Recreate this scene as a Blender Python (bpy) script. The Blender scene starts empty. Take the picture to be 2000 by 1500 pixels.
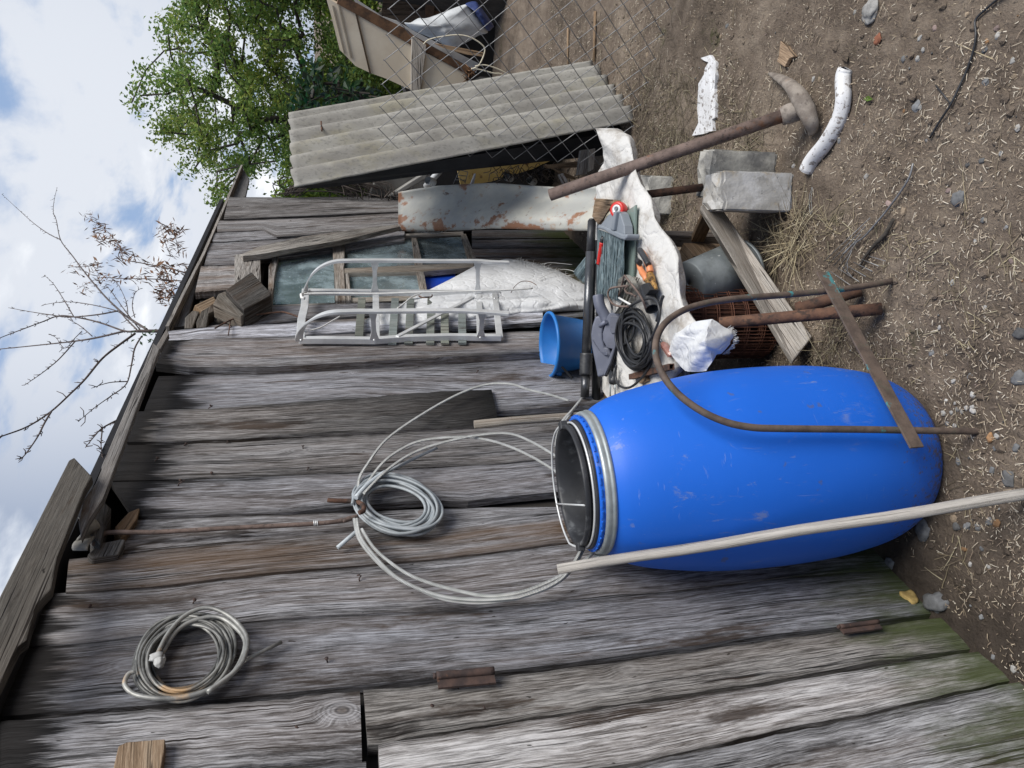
import bpy, bmesh, math, random
from mathutils import Vector, Matrix, noise
V = Vector
R = random.Random(7)
S = bpy.context.scene
COL = S.collection
PI = math.pi
# ------------------------------------------------------------------ camera frame (world X runs along the shed wall, Y into it)
FPX = 1500.0
CAM_Z = 1.45
WALL_Y = 1.24
_D = V((.095, 4, 1)).normalized(); _U = -_D
_A = V((.538, -.263, 1.)); _A = (_A - _U * _A.dot(_U)).normalized()
_B = _U.cross(_A)
def c2w(c): return V((c.dot(_A), c.dot(_B), c.dot(_U)))
CAMP = V((0, 0, CAM_Z))
def ray(px, py): return c2w(V(((750 - py) / FPX, (px - 1000) / FPX, 1)))
def G(px, py, h=0.0):
    r = ray(px, py); return CAMP + r * ((h - CAM_Z) / r.z)
def W(px, py, off=0.0):
    r = ray(px, py); return CAMP + r * ((WALL_Y - off) / r.y)
def XP(px, py, x):
    r = ray(px, py); return CAMP + r * (x / r.x)
def PP(px, py, p0, n):
    r = ray(px, py); return CAMP + r * ((p0 - CAMP).dot(n) / r.dot(n))
def DP(px, py, d): return CAMP + ray(px, py).normalized() * d
def near_line(px, py, a, b):            # the point of line a-b that pixel sees best
    r = ray(px, py).normalized(); u = (b - a).normalized(); w = CAMP - a
    bb = r.dot(u); d = r.dot(w); e = u.dot(w); den = 1 - bb * bb
    return a + u * ((e - bb * d) / den)
def nz(p, s=1.0): return noise.noise(V(p) * s)
def fbm(p, s=1.0, o=4): return noise.fractal(V(p) * s, 1.0, 2.0, o)
def gh(x, y):                            # ground height
    h = .012 * fbm((x, y, 3.1), 2.2, 4) + .007 * nz((x, y, 9.), 14) + .006 * nz((x, y, 2.), 34) + .004 * abs(nz((x, y, 5.), 62))
    if y > 1.0: h += .02 * min(1, (y - 1.0) / .24)
    d = math.hypot(x, y)
    if d > 4.6: h += min(.5, (d - 4.6) * .06)
    return h
# ------------------------------------------------------------------ objects
def parent_loc(p): return WLOC[p.name]
WLOC = {}
def tag(o, label=None, cat=None, group=None, kind=None):
    if label: o['label'] = label
    if cat: o['category'] = cat
    if group: o['group'] = group
    if kind: o['kind'] = kind
    return o
def thing(name, label, cat, loc, group=None):
    o = bpy.data.objects.new(name, None); o.empty_display_size = .1
    COL.objects.link(o); o.location = loc; WLOC[o.name] = V(loc)
    return tag(o, label, cat, group)
def catmull(P, k=6, closed=False):
    P = [V(p) for p in P]; n = len(P); out = []
    rng = range(n if closed else n - 1)
    for i in rng:
        if closed: p0, p1, p2, p3 = P[i - 1], P[i], P[(i + 1) % n], P[(i + 2) % n]
        else: p0, p1, p2, p3 = P[max(i - 1, 0)], P[i], P[i + 1], P[min(i + 2, n - 1)]
        for j in range(k):
            t = j / k
            out.append(.5 * ((2 * p1) + (p2 - p0) * t + (2 * p0 - 5 * p1 + 4 * p2 - p3) * t * t + (3 * p1 - p0 - 3 * p2 + p3) * t ** 3))
    if not closed: out.append(P[-1])
    return out
def resample(pl, n):                     # polyline of tuples -> n+1 samples, even in the first coordinate
    x0, x1 = pl[0][0], pl[-1][0]; out = []
    for i in range(n + 1):
        x = x0 + (x1 - x0) * i / n; j = 0
        while j < len(pl) - 2 and x > pl[j + 1][0]: j += 1
        a, b = pl[j], pl[j + 1]; t = (x - a[0]) / ((b[0] - a[0]) or 1)
        out.append((x, a[1] + (b[1] - a[1]) * t))
    return out
class MB:
    def __init__(s): s.v = []; s.f = []; s.uv = []; s.c = []; s.sm = []
    def add(s, vs, fs, uvs=None, col=(1, 0, 0, 0), smooth=False):
        b = len(s.v); s.v += [tuple(p) for p in vs]
        s.c += (col if isinstance(col, list) else [col] * len(vs))
        for i, f in enumerate(fs):
            s.f.append(tuple(b + k for k in f)); s.sm.append(smooth)
            s.uv.append(uvs[i] if uvs else [(0, 0)] * len(f))
        return s
    def puv(s, vs, fs, grain):           # uv in metres: v runs along the grain
        g = V(grain).normalized(); out = []
        for f in fs:
            n = V((0, 0, 0)); P = [V(vs[k]) for k in f]
            for i in range(len(P)):
                a, b = P[i], P[(i + 1) % len(P)]; n += a.cross(b)
            n = n.normalized() if n.length > 1e-12 else V((0, 0, 1))
            ac = n.cross(g)
            if ac.length < .3: ac = (V((0, 0, 1)) if abs(g.z) < .8 else V((1, 0, 0))).cross(g)
            ac.normalize()
            out.append([(p.dot(ac), p.dot(g)) for p in P])
        return out
    def prism(s, poly, ext, grain=None, col=(1, 0, 0, 0), smooth=False, fan=False):
        P = [V(p) for p in poly]; E = V(ext); n = len(P)
        nrm = V((0, 0, 0))
        for i in range(n): nrm += P[i].cross(P[(i + 1) % n])
        if nrm.dot(E) > 0: P = P[::-1]
        vs = P + [p + E for p in P]
        fs = [tuple(range(n)), tuple(range(2 * n - 1, n - 1, -1))] + [(i, i + n, (i + 1) % n + n, (i + 1) % n) for i in range(n)]
        fs = [f if k < 2 else f[::-1] for k, f in enumerate(fs)]
        fs = [fs[0], fs[1]] + [f[::-1] for f in fs[2:]]
        if grain is None:
            grain = max(((P[(i + 1) % n] - P[i]) for i in range(n)), key=lambda q: q.length)
        return s.add(vs, fs, s.puv(vs, fs, grain), col, smooth)
    def box(s, c, ax, size, col=(1, 0, 0, 0), grain=None):   # ax: three unit vectors
        c = V(c); x, y, z = [V(a) * (q / 2) for a, q in zip(ax, size)]
        poly = [c - x - y - z, c + x - y - z, c + x + y - z, c - x + y - z]
        g = grain or ax[max(range(3), key=lambda i: size[i])]
        return s.prism(poly, z * 2, g, col)
    def tube(s, P, r, n=8, caps=True, closed=False, col=(1, 0, 0, 0), smooth=True):
        P = [V(p) for p in P]; m = len(P)
        rr = r if isinstance(r, (list, tuple)) else [r] * m
        T = []
        for i in range(m):
            a = P[i - 1] if (i > 0 or closed) else P[i]; b = P[(i + 1) % m] if (i < m - 1 or closed) else P[i]
            t = b - a; T.append(t.normalized() if t.length > 1e-9 else V((0, 0, 1)))
        u = T[0].orthogonal().normalized(); vs = []; L = 0; Ls = []
        for i in range(m):
            u = u - T[i] * u.dot(T[i])
            u = u.normalized() if u.length > 1e-6 else T[i].orthogonal().normalized()
            w = T[i].cross(u)
            if i: L += (P[i] - P[i - 1]).length
            Ls.append(L)
            for k in range(n):
                a = 2 * PI * k / n; vs.append(P[i] + (u * math.cos(a) + w * math.sin(a)) * rr[i])
        fs = []; uv = []
        for i in range(m if closed else m - 1):
            j = (i + 1) % m; l1 = Ls[j] if j else L + (P[0] - P[-1]).length
            for k in range(n):
                q = (k + 1) % n
                fs.append((i * n + k, i * n + q, j * n + q, j * n + k))
                uv.append([(k / n, Ls[i]), ((k + 1) / n, Ls[i]), ((k + 1) / n, l1), (k / n, l1)])
        s.add(vs, fs, uv, col, smooth)
        if caps and not closed:
            b = len(s.v) - len(vs)
            for ring, rev in ((0, True), (m - 1, False)):
                f = [b + ring * n + k for k in range(n)]
                s.f.append(tuple(f[::-1] if rev else f)); s.sm.append(False); s.uv.append([(.5, Ls[ring])] * n)
        return s
    def pipe(s, P, r, ri, n=16, col=(1, 0, 0, 0)):           # hollow straight tube
        P = [V(p) for p in P]; a, b = P[0], P[-1]
        d = (b - a).normalized(); f = d.orthogonal().normalized()
        s.lathe([(ri, 0), (r, 0), (r, (b - a).length), (ri, (b - a).length), (ri, 0)], a, d, n, col)
        return s
    def lathe(s, prof, org, axis=(0, 0, 1), n=48, col=(1, 0, 0, 0), smooth=True, a0=0.0):
        ax = V(axis).normalized(); u = ax.orthogonal().normalized() if abs(ax.z) < .999 else V((1, 0, 0)); w = ax.cross(u); o = V(org)
        vs = []; fs = []; uv = []; L = [0]
        for i in range(1, len(prof)): L.append(L[-1] + math.hypot(prof[i][0] - prof[i - 1][0], prof[i][1] - prof[i - 1][1]))
        for (r_, z) in prof:
            for k in range(n):
                a = 2 * PI * k / n + a0; vs.append(o + ax * z + (u * math.cos(a) + w * math.sin(a)) * max(r_, 1e-4))
        for i in range(len(prof) - 1):
            for k in range(n):
                q = (k + 1) % n
                fs.append((i * n + k, i * n + q, (i + 1) * n + q, (i + 1) * n + k))
                uv.append([(k / n, L[i]), ((k + 1) / n, L[i]), ((k + 1) / n, L[i + 1]), (k / n, L[i + 1])])
        return s.add(vs, fs, uv, col, smooth)
    def grid(s, fn, nu, nv, col=(1, 0, 0, 0), smooth=True, size=(1, 1)):
        vs = [fn(i / nu, j / nv) for j in range(nv + 1) for i in range(nu + 1)]; w = nu + 1; fs = []; uv = []
        for j in range(nv):
            for i in range(nu):
                fs.append((j * w + i, j * w + i + 1, (j + 1) * w + i + 1, (j + 1) * w + i))
                uv.append([(a / nu * size[0], b / nv * size[1]) for a, b in ((i, j), (i + 1, j), (i + 1, j + 1), (i, j + 1))])
        return s.add(vs, fs, uv, col, smooth)
    def stone(s, c, rad, seed, amt=.25, col=(1, 0, 0, 0), cut=0):
        vs = []
        for p in ICO[0]:
            q = p * (1 + amt * noise.noise(p * 1.3 + V((seed, seed * .7, 3))) + amt * .45 * noise.noise(p * 3.1 + V((seed, 1, seed))))
            if cut: q = V([max(-cut, min(cut, t)) for t in q])
            vs.append(V(c) + V((q.x * rad[0], q.y * rad[1], q.z * rad[2])))
        return s.add(vs, ICO[1], None, col, True)
    def build(s, name, m, parent=None, loc=None, bevel=0, solid=0, world=False, sub=0, seg=2, auto=False):
        me = bpy.data.meshes.new(name)
        if parent is not None: o0 = parent_loc(parent)
        elif world: o0 = V((0, 0, 0))
        elif loc is not None: o0 = V(loc)
        else:
            xs = [p[0] for p in s.v]; ys = [p[1] for p in s.v]; zs = [p[2] for p in s.v]
            o0 = V(((min(xs) + max(xs)) / 2, (min(ys) + max(ys)) / 2, min(zs)))
        me.from_pydata([(p[0] - o0.x, p[1] - o0.y, p[2] - o0.z) for p in s.v], [], s.f)
        uvl = me.uv_layers.new(name='UVMap'); flat = []
        for u in s.uv:
            for a in u: flat += [a[0], a[1]]
        uvl.data.foreach_set('uv', flat)
        ca = me.color_attributes.new('tone', 'FLOAT_COLOR', 'POINT'); ca.data.foreach_set('color', [t for c in s.c for t in c])
        sa = me.attributes.new('topdark', 'FLOAT', 'POINT'); sa.data.foreach_set('value', [c[3] for c in s.c])
        me.polygons.foreach_set('use_smooth', s.sm)
        me.validate(); me.update()
        me.materials.append(m)
        o = bpy.data.objects.new(name, me); COL.objects.link(o)
        if parent is not None:
            o.parent = parent; WLOC[o.name] = o0.copy()
        else:
            o.location = o0; WLOC[o.name] = o0.copy()
        if solid:
            md = o.modifiers.new('Solidify', 'SOLIDIFY'); md.thickness = solid; md.offset = 0
        if bevel:
            md = o.modifiers.new('Bevel', 'BEVEL'); md.width = bevel; md.segments = seg; md.limit_method = 'ANGLE'; md.angle_limit = .6
        if sub:
            md = o.modifiers.new('Subdivision', 'SUBSURF'); md.levels = sub; md.render_levels = sub
        return o
def _ico():
    bm = bmesh.new(); bmesh.ops.create_icosphere(bm, subdivisions=3, radius=1)
    bm.verts.ensure_lookup_table(); r = ([v.co.copy() for v in bm.verts], [tuple(v.index for v in f.verts) for f in bm.faces]); bm.free(); return r
ICO = _ico()
# ------------------------------------------------------------------ materials
class NB:
    def __init__(s, name, world=None):
        if world is None:
            s.m = bpy.data.materials.new(name); s.m.use_nodes = True; s.t = s.m.node_tree
        else: s.m = world; s.t = world.node_tree
        s.t.nodes.clear(); s.n = s.t.nodes; s.l = s.t.links
    def nd(s, ty, **kw):
        n = s.n.new(ty)
        for k, v in kw.items(): setattr(n, k, v)
        return n
    def put(s, sock, v):
        if hasattr(v, 'is_output'): s.l.new(v, sock)
        elif isinstance(v, (tuple, list, Vector)):
            v = tuple(v)
            if sock.type == 'RGBA' and len(v) == 3: v = v + (1,)
            sock.default_value = v
        else: sock.default_value = v
    def math(s, op, a, b=0.0, c=0.0, clamp=False):
        n = s.nd('ShaderNodeMath', operation=op, use_clamp=clamp); s.put(n.inputs[0], a); s.put(n.inputs[1], b); s.put(n.inputs[2], c); return n.outputs[0]
    def vm(s, op, a, b=(0, 0, 0)):
        n = s.nd('ShaderNodeVectorMath', operation=op); s.put(n.inputs[0], a); s.put(n.inputs[1], b); return n.outputs[0]
    def noise(s, vec, scale=5, detail=4, rough=.55, dist=0.0):
        n = s.nd('ShaderNodeTexNoise'); s.put(n.inputs['Vector'], vec); n.inputs['Scale'].default_value = scale
        n.inputs['Detail'].default_value = detail; n.inputs['Roughness'].default_value = rough; n.inputs['Distortion'].default_value = dist; return n.outputs[0]
    def vor(s, vec, scale=5, out='Distance', feat='F1'):
        n = s.nd('ShaderNodeTexVoronoi', feature=feat); s.put(n.inputs['Vector'], vec); n.inputs['Scale'].default_value = scale; return n.outputs[out]
    def ramp(s, f, stops, interp='LINEAR'):
        n = s.nd('ShaderNodeValToRGB'); cr = n.color_ramp; cr.interpolation = interp
        while len(cr.elements) < len(stops): cr.elements.new(.5)
        for e, (p, c) in zip(cr.elements, stops):
            e.position = p; e.color = (c, c, c, 1) if not isinstance(c, (tuple, list)) else tuple(c) + (1,)
        s.put(n.inputs[0], f); return n.outputs[0]
    def ss(s, f, lo, hi):
        n = s.nd('ShaderNodeMapRange', interpolation_type='SMOOTHSTEP'); s.put(n.inputs[0], f); s.put(n.inputs[1], lo); s.put(n.inputs[2], hi); return n.outputs[0]
    def mix(s, f, a, b, blend='MIX'):
        n = s.nd('ShaderNodeMix', data_type='RGBA', blend_type=blend); s.put(n.inputs['Factor'], f); s.put(n.inputs[6], a); s.put(n.inputs[7], b); return n.outputs[2]
    def comb(s, x, y, z):
        n = s.nd('ShaderNodeCombineXYZ'); s.put(n.inputs[0], x); s.put(n.inputs[1], y); s.put(n.inputs[2], z); return n.outputs[0]
    def sep(s, v):
        n = s.nd('ShaderNodeSeparateXYZ'); s.put(n.inputs[0], v); return n.outputs
    def co(s, which='Object'): return s.nd('ShaderNodeTexCoord').outputs[which]
    def tone(s):
        n = s.nd('ShaderNodeAttribute', attribute_name='tone'); sp = s.nd('ShaderNodeSeparateColor'); s.l.new(n.outputs['Color'], sp.inputs[0])
        return sp.outputs[0], sp.outputs[1], sp.outputs[2], s.nd('ShaderNodeAttribute', attribute_name='topdark').outputs['Fac']
    def bump(s, h, strength=.5, dist=.004):
        n = s.nd('ShaderNodeBump'); s.put(n.inputs['Height'], h); n.inputs['Strength'].default_value = strength; n.inputs['Distance'].default_value = dist; return n.outputs[0]
    def out(s, col, rough=.7, metal=0.0, normal=None, spec=.5, **kw):
        p = s.nd('ShaderNodeBsdfPrincipled'); s.put(p.inputs['Base Color'], col); s.put(p.inputs['Roughness'], rough); s.put(p.inputs['Metallic'], metal)
        p.inputs['Specular IOR Level'].default_value = spec
        if normal is not None: s.put(p.inputs['Normal'], normal)
        for k, v in kw.items(): s.put(p.inputs[k.replace('_', ' ')], v)
        o = s.nd('ShaderNodeOutputMaterial'); s.l.new(p.outputs[0], o.inputs[0]); s.p = p; s.o = o
        return s.m
def gen(name, c1, c2, scale=8, rough=.6, metal=0.0, layers=(), bump=.3, bd=.002, bscale=60, spec=.5, stretch=(1, 1, 1), tone=True, **kw):
    b = NB(name); v = b.co()
    if stretch != (1, 1, 1): v = b.vm('MULTIPLY', v, stretch)
    c = b.mix(b.ss(b.noise(v, scale, 6, .6), .35, .65), c1, c2)
    rg = rough
    for (lc, sc, lo, hi, amt) in layers:
        f = b.math('MULTIPLY', b.ss(b.noise(b.vm('ADD', v, (sc, 3, 7)), sc, 7, .65), lo, hi), amt)
        c = b.mix(f, c, lc)
        if metal and not kw.get('keepmetal'):
            metal = b.math('MULTIPLY', metal, b.math('SUBTRACT', 1, f)); rg = b.math('MAXIMUM', rg, b.math('MULTIPLY', f, .85))
    kw.pop('keepmetal', None)
    if tone: c = b.mix(1, c, b.comb(*[b.tone()[0]] * 3), 'MULTIPLY')
    nm = b.bump(b.noise(v, bscale, 5, .6), bump, bd) if bump else None
    return b.out(c, rg, metal, nm, spec, **kw)
def wood(name, dark, mid, light, brown=(.17, .10, .05), moss=False, knots=True, contrast=1.0, knotscale=(8.5, 5.0)):
    b = NB(name); uv = b.co('UV'); tr, tg, tb, ta = b.tone(); x, y, _ = b.sep(uv)
    sd = b.math('MULTIPLY', tb, 37.3)
    base = b.comb(x, y, sd)
    warp = b.noise(b.vm('MULTIPLY', base, (9, 1.1, 1)), 1, 2)
    xx = b.math('ADD', x, b.math('MULTIPLY', b.math('SUBTRACT', warp, .5), .016))
    col_k = None
    if knots:
        vv = b.nd('ShaderNodeTexVoronoi', feature='F1'); b.put(vv.inputs['Vector'], b.comb(b.math('MULTIPLY', x, knotscale[0]), b.math('MULTIPLY', y, knotscale[1]), sd)); vv.inputs['Scale'].default_value = 1
        vv.inputs['Randomness'].default_value = .9
        d = vv.outputs['Distance']; cc = b.nd('ShaderNodeSeparateColor'); b.l.new(vv.outputs['Color'], cc.inputs[0])
        gate = b.math('GREATER_THAN', cc.outputs[0], .77)
        core = b.math('MULTIPLY', b.ss(d, .12, .05), gate); halo = b.math('MULTIPLY', b.ss(d, .36, .08), gate)
        xx = b.math('ADD', xx, b.math('MULTIPLY', halo, .022))
    g1 = b.noise(b.comb(b.math('MULTIPLY', xx, 70), b.math('MULTIPLY', y, 1.9), sd), 1, 9, .74, .12)
    g2 = b.noise(b.comb(b.math('MULTIPLY', xx, 300), b.math('MULTIPLY', y, 14), sd), 1, 6, .75)
    big = b.noise(b.comb(b.math('MULTIPLY', x, 8), b.math('MULTIPLY', y, 1.6), sd), 1, 4, .6)
    f = b.math('ADD', b.math('MULTIPLY_ADD', g1, .30, .05), b.math('ADD', b.math('MULTIPLY_ADD', b.ss(g2, .28, .72), .26, .07), b.math('MULTIPLY', big, .28)))
    saw = b.noise(b.comb(b.math('MULTIPLY', x, 5), b.math('MULTIPLY', y, 170), sd), 1, 2, .5); sawm = b.ss(b.noise(b.vm('ADD', b.vm('MULTIPLY', base, (5, 1.7, 1)), (3, 3, 3)), 1, 2), .54, .66)
    f = b.math('ADD', f, b.math('MULTIPLY', b.math('MULTIPLY', b.math('SUBTRACT', saw, .5), sawm), .02))
    g3 = b.noise(b.comb(b.math('MULTIPLY', xx, 150), b.math('MULTIPLY', y, 2.6), b.math('ADD', sd, 4)), 1, 4, .6)
    f = b.math('ADD', f, b.math('MULTIPLY', b.math('SUBTRACT', g3, .5), .16))
    k = .112 / contrast
    c = b.ramp(f, [(.54 - 1.5 * k, dark), (.54 - .1 * k, mid), (.54 + 1.2 * k, light)])
    crk = b.noise(b.comb(b.math('MULTIPLY', xx, 48), b.math('MULTIPLY', y, .75), b.math('ADD', sd, 9)), 1, 3, .5, .3)
    crack = b.math('MULTIPLY', b.ss(b.math('ABSOLUTE', b.math('SUBTRACT', crk, .5)), .016, .004), b.ss(b.noise(b.vm('MULTIPLY', base, (6, 2.2, 1)), 1, 2), .46, .56))
    c = b.mix(b.math('MULTIPLY', crack, .95), c, (.006, .005, .005))
    ck2 = b.noise(b.comb(b.math('MULTIPLY', xx, 95), b.math('MULTIPLY', y, .8), b.math('ADD', sd, 13)), 1, 4, .5, .15)
    fine = b.math('MULTIPLY', b.ss(b.math('ABSOLUTE', b.math('SUBTRACT', ck2, .5)), .020, .004), b.ss(b.noise(b.vm('MULTIPLY', base, (9, 1.8, 1)), 1, 3), .52, .60))
    c = b.mix(b.math('MULTIPLY', fine, .8), c, (.012, .011, .010))
    strk = b.math('MULTIPLY', b.ss(g3, .57, .64), b.ss(b.noise(b.vm('MULTIPLY', base, (11, 1.8, 1)), 1, 3), .45, .60))
    c = b.mix(b.math('MULTIPLY', strk, .35), c, (.020, .018, .017))
    bl = b.noise(b.comb(b.math('MULTIPLY', x, 13), b.math('MULTIPLY', y, 2.1), b.math('ADD', sd, 6)), 1, 7, .68)
    c = b.mix(b.math('MULTIPLY', b.ss(bl, .555, .665), .85), c, b.mix(b.ss(big, .45, .6), (.016, .013, .012), (.055, .034, .021)))
    c = b.mix(b.math('MULTIPLY', b.ss(bl, .44, .33), .45), c, b.mix(.6, c, light))
    pit = b.ss(b.noise(b.comb(b.math('MULTIPLY', x, 85), b.math('MULTIPLY', y, 26), b.math('ADD', sd, 2)), 1, 2, .5), .735, .77)
    c = b.mix(b.math('MULTIPLY', pit, .9), c, (.008, .007, .006))
    bn = b.ss(b.noise(b.vm('MULTIPLY', base, (16, 1.5, 1)), 1, 5, .6), .62, .35)
    c = b.mix(b.math('MULTIPLY', tg, bn), c, b.mix(.75, c, brown))
    h = b.math('SUBTRACT', b.math('ADD', b.math('MULTIPLY', g1, .5), b.math('ADD', b.math('MULTIPLY', g3, .5), b.math('MULTIPLY', g2, .5))), b.math('MULTIPLY', crack, .8))
    if knots:
        ringt = b.nd('ShaderNodeMath', operation='SINE'); b.put(ringt.inputs[0], b.math('MULTIPLY', d, 150)); rg = b.math('MULTIPLY_ADD', ringt.outputs[0], .5, .5)
        c = b.mix(b.math('MULTIPLY', halo, .55), c, b.mix(rg, mid, light))
        c = b.mix(b.math('MULTIPLY', core, .75), c, b.mix(rg, (.016, .012, .010), (.10, .08, .065)))
        h = b.math('ADD', h, b.math('MULTIPLY', halo, .35))
    c = b.mix(1, c, b.mix(b.math('FRACT', b.math('MULTIPLY', tb, 91.7)), (1.04, .985, .91), (.95, .975, 1.05)), 'MULTIPLY')
    c = b.mix(1, c, b.comb(tr, tr, tr), 'MULTIPLY')
    # near-black towards the board tops (vertex alpha), ragged along the grain
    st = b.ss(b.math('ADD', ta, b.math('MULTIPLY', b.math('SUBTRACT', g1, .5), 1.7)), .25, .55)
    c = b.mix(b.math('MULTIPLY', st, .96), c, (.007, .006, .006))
    if moss:
        pz = b.sep(b.nd('ShaderNodeNewGeometry').outputs['Position'])[2]
        mf = b.math('MULTIPLY', b.ss(b.math('ADD', pz, b.math('MULTIPLY', b.math('SUBTRACT', b.noise(b.vm('MULTIPLY', base, (14, 5, 1)), 1, 5, .65), .5), .85)), .38, -.02), .92)
        c = b.mix(mf, c, b.mix(g1, (.012, .018, .005), (.085, .11, .03)))
    return b.out(c, .82, 0, b.bump(h, .9, .004), .25)
M = {}
M['wall'] = wood('weathered_wall_wood', (.026, .025, .026), (.205, .202, .206), (.46, .465, .485), moss=True, contrast=1.15)
M['door'] = wood('weathered_door_wood', (.028, .026, .025), (.25, .244, .238), (.52, .515, .51), moss=True, contrast=1.2)
M['wood'] = wood('loose_grey_wood', (.035, .031, .028), (.24, .23, .212), (.46, .44, .41))
M['plank'] = wood('pale_plank_wood', (.12, .108, .09), (.33, .305, .265), (.52, .495, .44), contrast=.8)
M['pole'] = wood('bleached_pole_wood', (.30, .29, .275), (.54, .53, .51), (.72, .71, .69), knots=False, contrast=.7)
M['fascia'] = wood('dark_eave_wood', (.045, .042, .040), (.11, .106, .10), (.18, .174, .165), knots=False, contrast=.7)
M['tan_wood'] = wood('tan_block_wood', (.09, .062, .04), (.24, .17, .11), (.36, .28, .20), knots=False)
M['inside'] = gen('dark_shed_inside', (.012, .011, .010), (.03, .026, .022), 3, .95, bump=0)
M['rust'] = gen('rusty_steel', (.075, .038, .026), (.15, .075, .044), 25, .85, layers=[((.025, .018, .015), 40, .5, .62, .8), ((.20, .10, .05), 18, .62, .72, .6)], bump=.6, bscale=220)
M['rust_grey'] = gen('rusty_grey_tube', (.10, .070, .058), (.18, .13, .11), 22, .8, layers=[((.17, .075, .035), 14, .58, .70, .8), ((.035, .028, .026), 60, .55, .66, .7)], bump=.5, bscale=260)
M['hoop'] = gen('rusty_painted_rod', (.075, .055, .045), (.13, .095, .075), 30, .75, layers=[((.045, .24, .26), 13, .61, .66, .85), ((.08, .09, .06), 22, .55, .7, .6)], bump=.5, bscale=260)
M['mesh_rust'] = gen('rusty_wire', (.10, .040, .026), (.20, .085, .05), 30, .9, bump=0)
M['galv'] = gen('rusting_galvanised_sheet', (.34, .345, .33), (.50, .49, .43), 5, .55, .12, stretch=(1, 1, .35), layers=[((.46, .43, .34), 4, .5, .7, .6), ((.22, .085, .032), 9, .55, .62, .9), ((.34, .20, .11), 26, .58, .68, .5), ((.10, .04, .02), 17, .63, .69, .8)], bump=.25, bscale=30, keepmetal=True)
M['ring'] = gen('zinc_clamp_ring', (.33, .37, .38), (.48, .52, .52), 14, .45, .55, layers=[((.20, .22, .22), 30, .55, .7, .6)], bump=.2, bscale=80)
M['zinc'] = gen('dull_zinc_bucket', (.16, .18, .185), (.26, .285, .29), 9, .55, .25, layers=[((.62, .62, .60), 55, .66, .70, .9), ((.05, .055, .05), 8, .5, .7, .6)], bump=.25, bscale=60)
M['alu'] = gen('dull_aluminium', (.60, .61, .61), (.74, .75, .75), 12, .42, .35, layers=[((.25, .25, .24), 45, .64, .72, .6)], bump=.15, bscale=90)
M['alu_wire'] = gen('white_aluminium_wire', (.58, .59, .57), (.76, .77, .75), 30, .45, .25, bump=.4, bscale=300)
M['slat'] = wood('green_flaked_slat', (.09, .11, .10), (.20, .23, .215), (.30, .32, .30), knots=False, contrast=.8)
def barrel_mat():
    b = NB('blue_barrel_plastic'); v = b.co(); z = b.sep(v)[2]
    c = b.mix(b.noise(v, 3, 3), (.008, .110, .56), (.012, .142, .68))
    sc = b.ss(b.noise(b.vm('MULTIPLY', v, (26, 26, 9)), 1, 6, .7, 1.2), .57, .68)
    pt = b.ss(b.noise(v, 6, 3), .46, .60)
    c = b.mix(b.math('MULTIPLY', b.math('MULTIPLY', sc, pt), .55), c, (.20, .25, .42))
    dirt = b.ss(b.noise(v, 70, 6, .75), b.math('ADD', .42, b.math('MULTIPLY', z, .95)), b.math('ADD', .54, b.math('MULTIPLY', z, 1.0)))
    c = b.mix(b.math('MULTIPLY', dirt, .85), c, (.11, .085, .065))
    for ii, (sx, sy, sz) in enumerate(((150, 150, 7), (20, 20, 120))):
        s2 = b.math('MULTIPLY', b.ss(b.noise(b.vm('ADD', b.vm('MULTIPLY', v, (sx, sy, sz)), (ii * 5, 3, 1)), 1, 3, .6, .5), .66, .72), b.ss(b.noise(b.vm('ADD', v, (ii, 7, 3)), 5, 3), .47, .60))
        c = b.mix(b.math('MULTIPLY', s2, .25), c, (.28, .34, .55))
    spot = b.ss(b.noise(b.vm('ADD', v, (9, 2, 8)), 16, 3, .6), .70, .74)
    c = b.mix(b.math('MULTIPLY', spot, .5), c, (.10, .10, .11))
    b.out(c, b.math('ADD', .50, b.math('MULTIPLY', dirt, .4)), 0, b.bump(b.noise(v, 30, 4), .12, .002), .4); return b.m
M['barrel'] = barrel_mat()
M['bluepail'] = gen('blue_pail_plastic', (.012, .15, .46), (.022, .19, .55), 5, .45, layers=[((.09, .06, .05), 34, .66, .72, .7), ((.10, .22, .45), 6, .55, .7, .4)], bump=.1)
M['black'] = gen('black_plastic', (.020, .021, .023), (.042, .043, .047), 10, .45, layers=[((.12, .125, .13), 16, .52, .72, .35)], bump=.12)
M['tub'] = gen('dusty_black_tub', (.018, .019, .022), (.038, .040, .045), 7, .5, layers=[((.20, .21, .22), 20, .55, .75, .55)], bump=.15)
M['cable'] = gen('black_rubber_cable', (.018, .019, .021), (.034, .035, .038), 20, .45, bump=.1)
M['tube_dark'] = gen('worn_dark_steel_tube', (.06, .062, .066), (.11, .113, .12), 9, .28, .6, layers=[((.13, .08, .05), 38, .62, .68, .9), ((.02, .02, .02), 14, .55, .7, .5)], bump=.25, bscale=160)
M['nozzle'] = gen('slate_plastic', (.105, .115, .155), (.145, .155, .20), 9, .5, layers=[((.24, .25, .28), 28, .58, .75, .35), ((.05, .05, .06), 9, .5, .7, .4)], bump=.15)
M['broomhead'] = gen('grey_broom_plastic', (.20, .225, .255), (.25, .275, .305), 8, .5, bump=.1)
M['bristle'] = gen('blue_grey_bristle', (.15, .21, .23), (.26, .33, .35), 40, .5, bump=0)
M['red'] = gen('red_plastic', (.52, .022, .018), (.62, .035, .028), 12, .35, bump=.1)
M['orange'] = gen('orange_grip_plastic', (.62, .22, .09), (.74, .30, .14), 14, .45, layers=[((.25, .12, .07), 40, .62, .72, .5)], bump=.15)
M['jaw'] = gen('rusty_plier_steel', (.25, .13, .035), (.36, .20, .055), 60, .6, .3, layers=[((.05, .03, .02), 90, .5, .6, .8)], bump=.4, bscale=200)
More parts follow.
